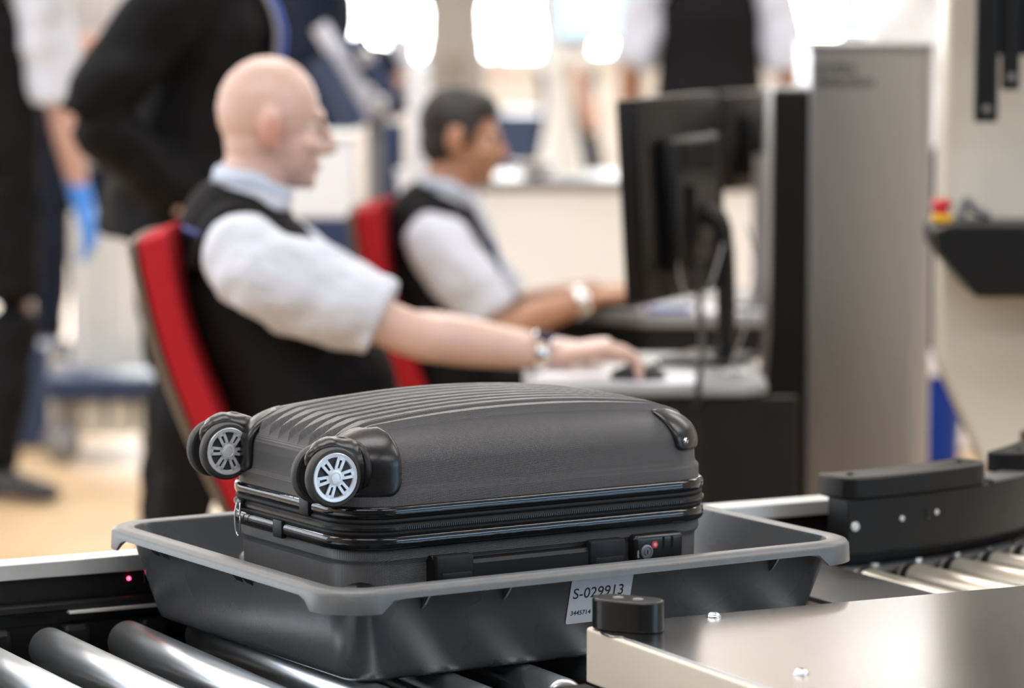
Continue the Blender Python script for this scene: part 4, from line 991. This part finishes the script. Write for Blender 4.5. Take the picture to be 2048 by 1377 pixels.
obj('button_base', bx((-.302, -.47, 1.036), (.034, .034, .014), .004), M_yellow, es)
bm = bmesh.new(); sweep(bm, [(-.262, -.42, 1.032), (-.255, -.42, 1.065), (-.235, -.42, 1.045), (-.21, -.42, 1.035)], [.008, .007, .009, .007], n=10); obj('lever', bm, M_greym, mc, smooth=60)
ar = thing('display_bracket', 'black monitor bracket hanging in front of the cream machine at the upper right', 'bracket', (.90, 6.40, 1.35))
for x, z0, wd_ in ((-.082, -.145, .040), (-.040, -.090, .030), (.0, -.03, .04)):
    o = obj('hanger_bar', bx((x, 0, (z0+.35)/2), (wd_, .03, .35-z0), .004), M_panelb, ar)
    obj('bar_bolt', lathe(bmesh.new(), [(.007, 0), (.007, .003), (.004, .004), (.0001, .004)], c=(x, -.015, z0+.022), axis=(0, -1, 0), n=14), M_greym, o)
obj('cross_plate', bx((-.030, .012, .13), (.13, .02, .32), .003), M_panelb, ar)
obj('mount', bx((-.035, .06, .26), (.05, .12, .05), .004), M_panelb, ar)

dr = thing('waste_drum', 'blue plastic drum with white lid beside the cream machine', 'bin', (1.0, 9.05, 0.0))
obj('drum', lathe(bmesh.new(), [(.0001, 0), (.085, 0), (.095, .02), (.105, .43), (.106, .47), (.0001, .47)], n=40), M_bluep, dr, smooth=50)
obj('lid', lathe(bmesh.new(), [(.0001, .47), (.112, .47), (.114, .480), (.112, .515), (.09, .522), (.0001, .522)], n=40), M_white, dr, smooth=50)
obj('lid_handle', bx((.030, -.04, .530), (.055, .02, .016), .005), M_blackm, dr)

# ------------------------------------------------------------------ background furniture
ct = thing('reception_counter', 'long cream fronted counter with grey top behind the seated officers', 'counter', (.66, 11.2, 0))
for k in range(3): obj('front_panel', bx((-.505+.505*k, -.20, .40), (.5, .03, .78), .004), M_counter, ct)
obj('counter_top', bx((0, 0, .806), (1.56, .46, .034), .004), M_ctop, ct); obj('back_panel', bx((0, .2, .40), (1.5, .03, .78)), M_counter, ct)
for x in (-.74, .74): obj('end_panel', bx((x, 0, .39), (.02, .37, .775)), M_counter, ct)
o = tag(obj('steel_bowl', lathe(bmesh.new(), [(.02, 0), (.05, .01), (.066, .035), (.068, .046), (.064, .046), (.045, .014), (.0001, .010)], n=36), M_chrome, smooth=60, loc=(.068, 11.1, .823)), 'shiny steel bowl on the left end of the cream counter', 'bowl')
st = thing('screen_stand', 'lit blue white screen on a white post with flared foot', 'screen', (.20, 14.0, 0))
obj('post', lathe(bmesh.new(), [(.0001, 0), (.16, 0), (.16, .02), (.105, .60), (.055, .85), (.045, 1.12), (.045, 1.2), (.0001, 1.2)], c=(-.015, .06, 0), n=32), M_offw, st, smooth=60)
obj('frame', bx((.125, .02, 1.30), (.33, .04, .29), .006), M_greym, st); obj('lit_panel', bx((.125, -.002, 1.307), (.31, .006, .265)), M_tv, st)
obj('shelf', bx((.10, -.02, 1.09), (.26, .16, .04), .006), M_offw, st)
st = thing('screen_stand', 'wide lit screen above the steel cabinet at the upper right', 'screen', (1.46, 14.0, 0))
obj('frame', bx((0, .02, 1.33), (.46, .04, .33), .006), M_greym, st); obj('lit_panel', bx((0, -.002, 1.337), (.42, .006, .30)), M_tv, st)
obj('post', bx((0, .06, .60), (.08, .06, 1.2), .01), M_greym, st); obj('foot', bx((0, .05, .02), (.40, .36, .04), .01), M_greym, st)
tag(obj('low_cabinet', bx((.03, 18.0, .36), (.30, .40, .72), .01), M_navyp), 'dark slate cabinet standing under the bright windows', 'cabinet')
ca = thing('packing_cabinet', 'navy cabinet with white box and slanted pale rails behind the bald person', 'cabinet', (-.46, 9.6, 0))
obj('white_base', bx((0, .0, .30), (.36, .34, .60), .006), M_offw, ca); obj('navy_band', bx((.02, .0, .71), (.42, .36, .22), .006), M_navyp, ca)
obj('navy_upright', bx((.150, .10, .93), (.05, .10, .24), .004), M_navyp, ca)
tag(obj('white_box', bx((-.032, 0, .0975), (.17, .26, .195), .006), M_white, loc=(-.46, 9.55, .82)), 'square white box on the navy cabinet beside the bald person face', 'box')
bl_ = bpy.data.objects['white_box']; obj('lid', bx((0, 0, .204), (.182, .275, .018), .005), M_offw, bl_).location = (-.032, 0, 0)
bk = tag(obj('white_bucket', lathe(bmesh.new(), [(.0001, 0), (.032, 0), (.044, .115), (.046, .115), (.046, .122), (.040, .122), (.030, .01), (.0001, .01)], n=32), M_white, smooth=50, loc=(-.255, 9.5, .82)), 'small white bucket on the navy cabinet by the dark hair', 'bucket')
tag(obj('white_upright', bx((-.245, 9.85, .60), (.055, .05, 1.2), .01), M_white), 'pale upright post behind the white bucket', 'post')
kz = thing('slanted_rack', 'slanted rack of navy boards and pale rails between the two seated people', 'rack', (-.50, 10.4, 0))
for (x0, z0, x1, z1, w_, m) in ((-.04, 1.29, .115, 1.04, .05, M_shirt), (.165, 1.26, .275, 1.07, .045, M_shirt), (-.04, 1.20, .06, 1.00, .10, M_navyp), (.06, 1.26, .19, 1.04, .06, M_navyp)):
    bm = bmesh.new(); sweep(bm, [(x0, 0, z0), (x1, 0, z1)], [(.03, w_/2)]*2, ref=(0, 1, 0), n=4, sub=1); obj('rail', bm, m, kz)
obj('post', bx((.12, .08, .55), (.06, .06, 1.1), .005), M_greym, kz); obj('foot', bx((.12, .08, .02), (.5, .4, .04), .005), M_greym, kz)
for x, z in ((.093, 1.205), (.13, 1.075), (.215, 1.115)): obj('round_knob', lathe(bmesh.new(), [(.0001, 0), (.026, 0), (.026, .02), (.02, .03), (.0001, .033)], c=(x, -.035, z), axis=(0, -1, 0), n=24), M_chrome, kz, smooth=50)
tr = thing('trolley', 'white sided service trolley with navy deck and grey castors at the left', 'trolley', (-1.150, 10.9, 0))
for k in range(3): obj('side_board', bx((-.115+.083*k, 0, .50), (.079, .03, .46), .004), M_offw, tr)
obj('navy_deck', bx((-.05, .05, .225), (.34, .45, .06), .008), M_navyp, tr)
for k in range(4): obj('beige_crate', bx((-.17+.085*k, .02, .135), (.075, .30, .10), .006), M_machine, tr)
for x in (-.19, .095):
    obj('castor', lathe(bmesh.new(), [(.0001, -.016), (.055, -.016), (.062, -.010), (.062, .010), (.055, .016), (.0001, .016)], c=(x+.02, -.14, .062), axis=(.6, 1, 0), n=28), M_greym, tr, smooth=50)
    obj('castor_fork', bx((x+.02, -.14, .145), (.03, .05, .10), .004), M_greym, tr)
obj('push_bar', sweep(bmesh.new(), [(.13, .2, .25), (.14, .2, .80), (.10, .2, .86), (-.12, .2, .86), (-.15, .2, .80), (-.15, .2, .25)], [.012]*6, n=10), M_greym, tr, smooth=60)
bt = thing('spray_bottle', 'white bottle with brown contents beside the trolley at the left', 'bottle', (-1.50, 11.2, 0.0))
obj('stool', bx((0, 0, .155), (.20, .20, .31), .008), M_navyp, bt); obj('brown_flask', lathe(bmesh.new(), [(.0001, .31), (.045, .31), (.048, .33), (.045, .42), (.03, .45), (.0001, .45)], n=24), mat('brown_glass', (.20, .09, .04), .3), bt, smooth=50)
obj('cap', lathe(bmesh.new(), [(.0001, .45), (.045, .45), (.045, .53), (.03, .545), (.0001, .545)], n=24), M_white, bt, smooth=50)

# repeats carry the name of their group
for o in bpy.data.objects:
    if o.parent is None and 'category' in o:
        for n, g in (('office_chair', 'red office chairs'), ('cable', 'cables by the near monitor'), ('operator_desk', 'operator desks'), ('monitor', 'black desk monitors'), ('screen_stand', 'lit screens in the background'), ('paper_sheet', 'paper sheets on the desks')):
            if o.name.split('.')[0] == n: o['group'] = g
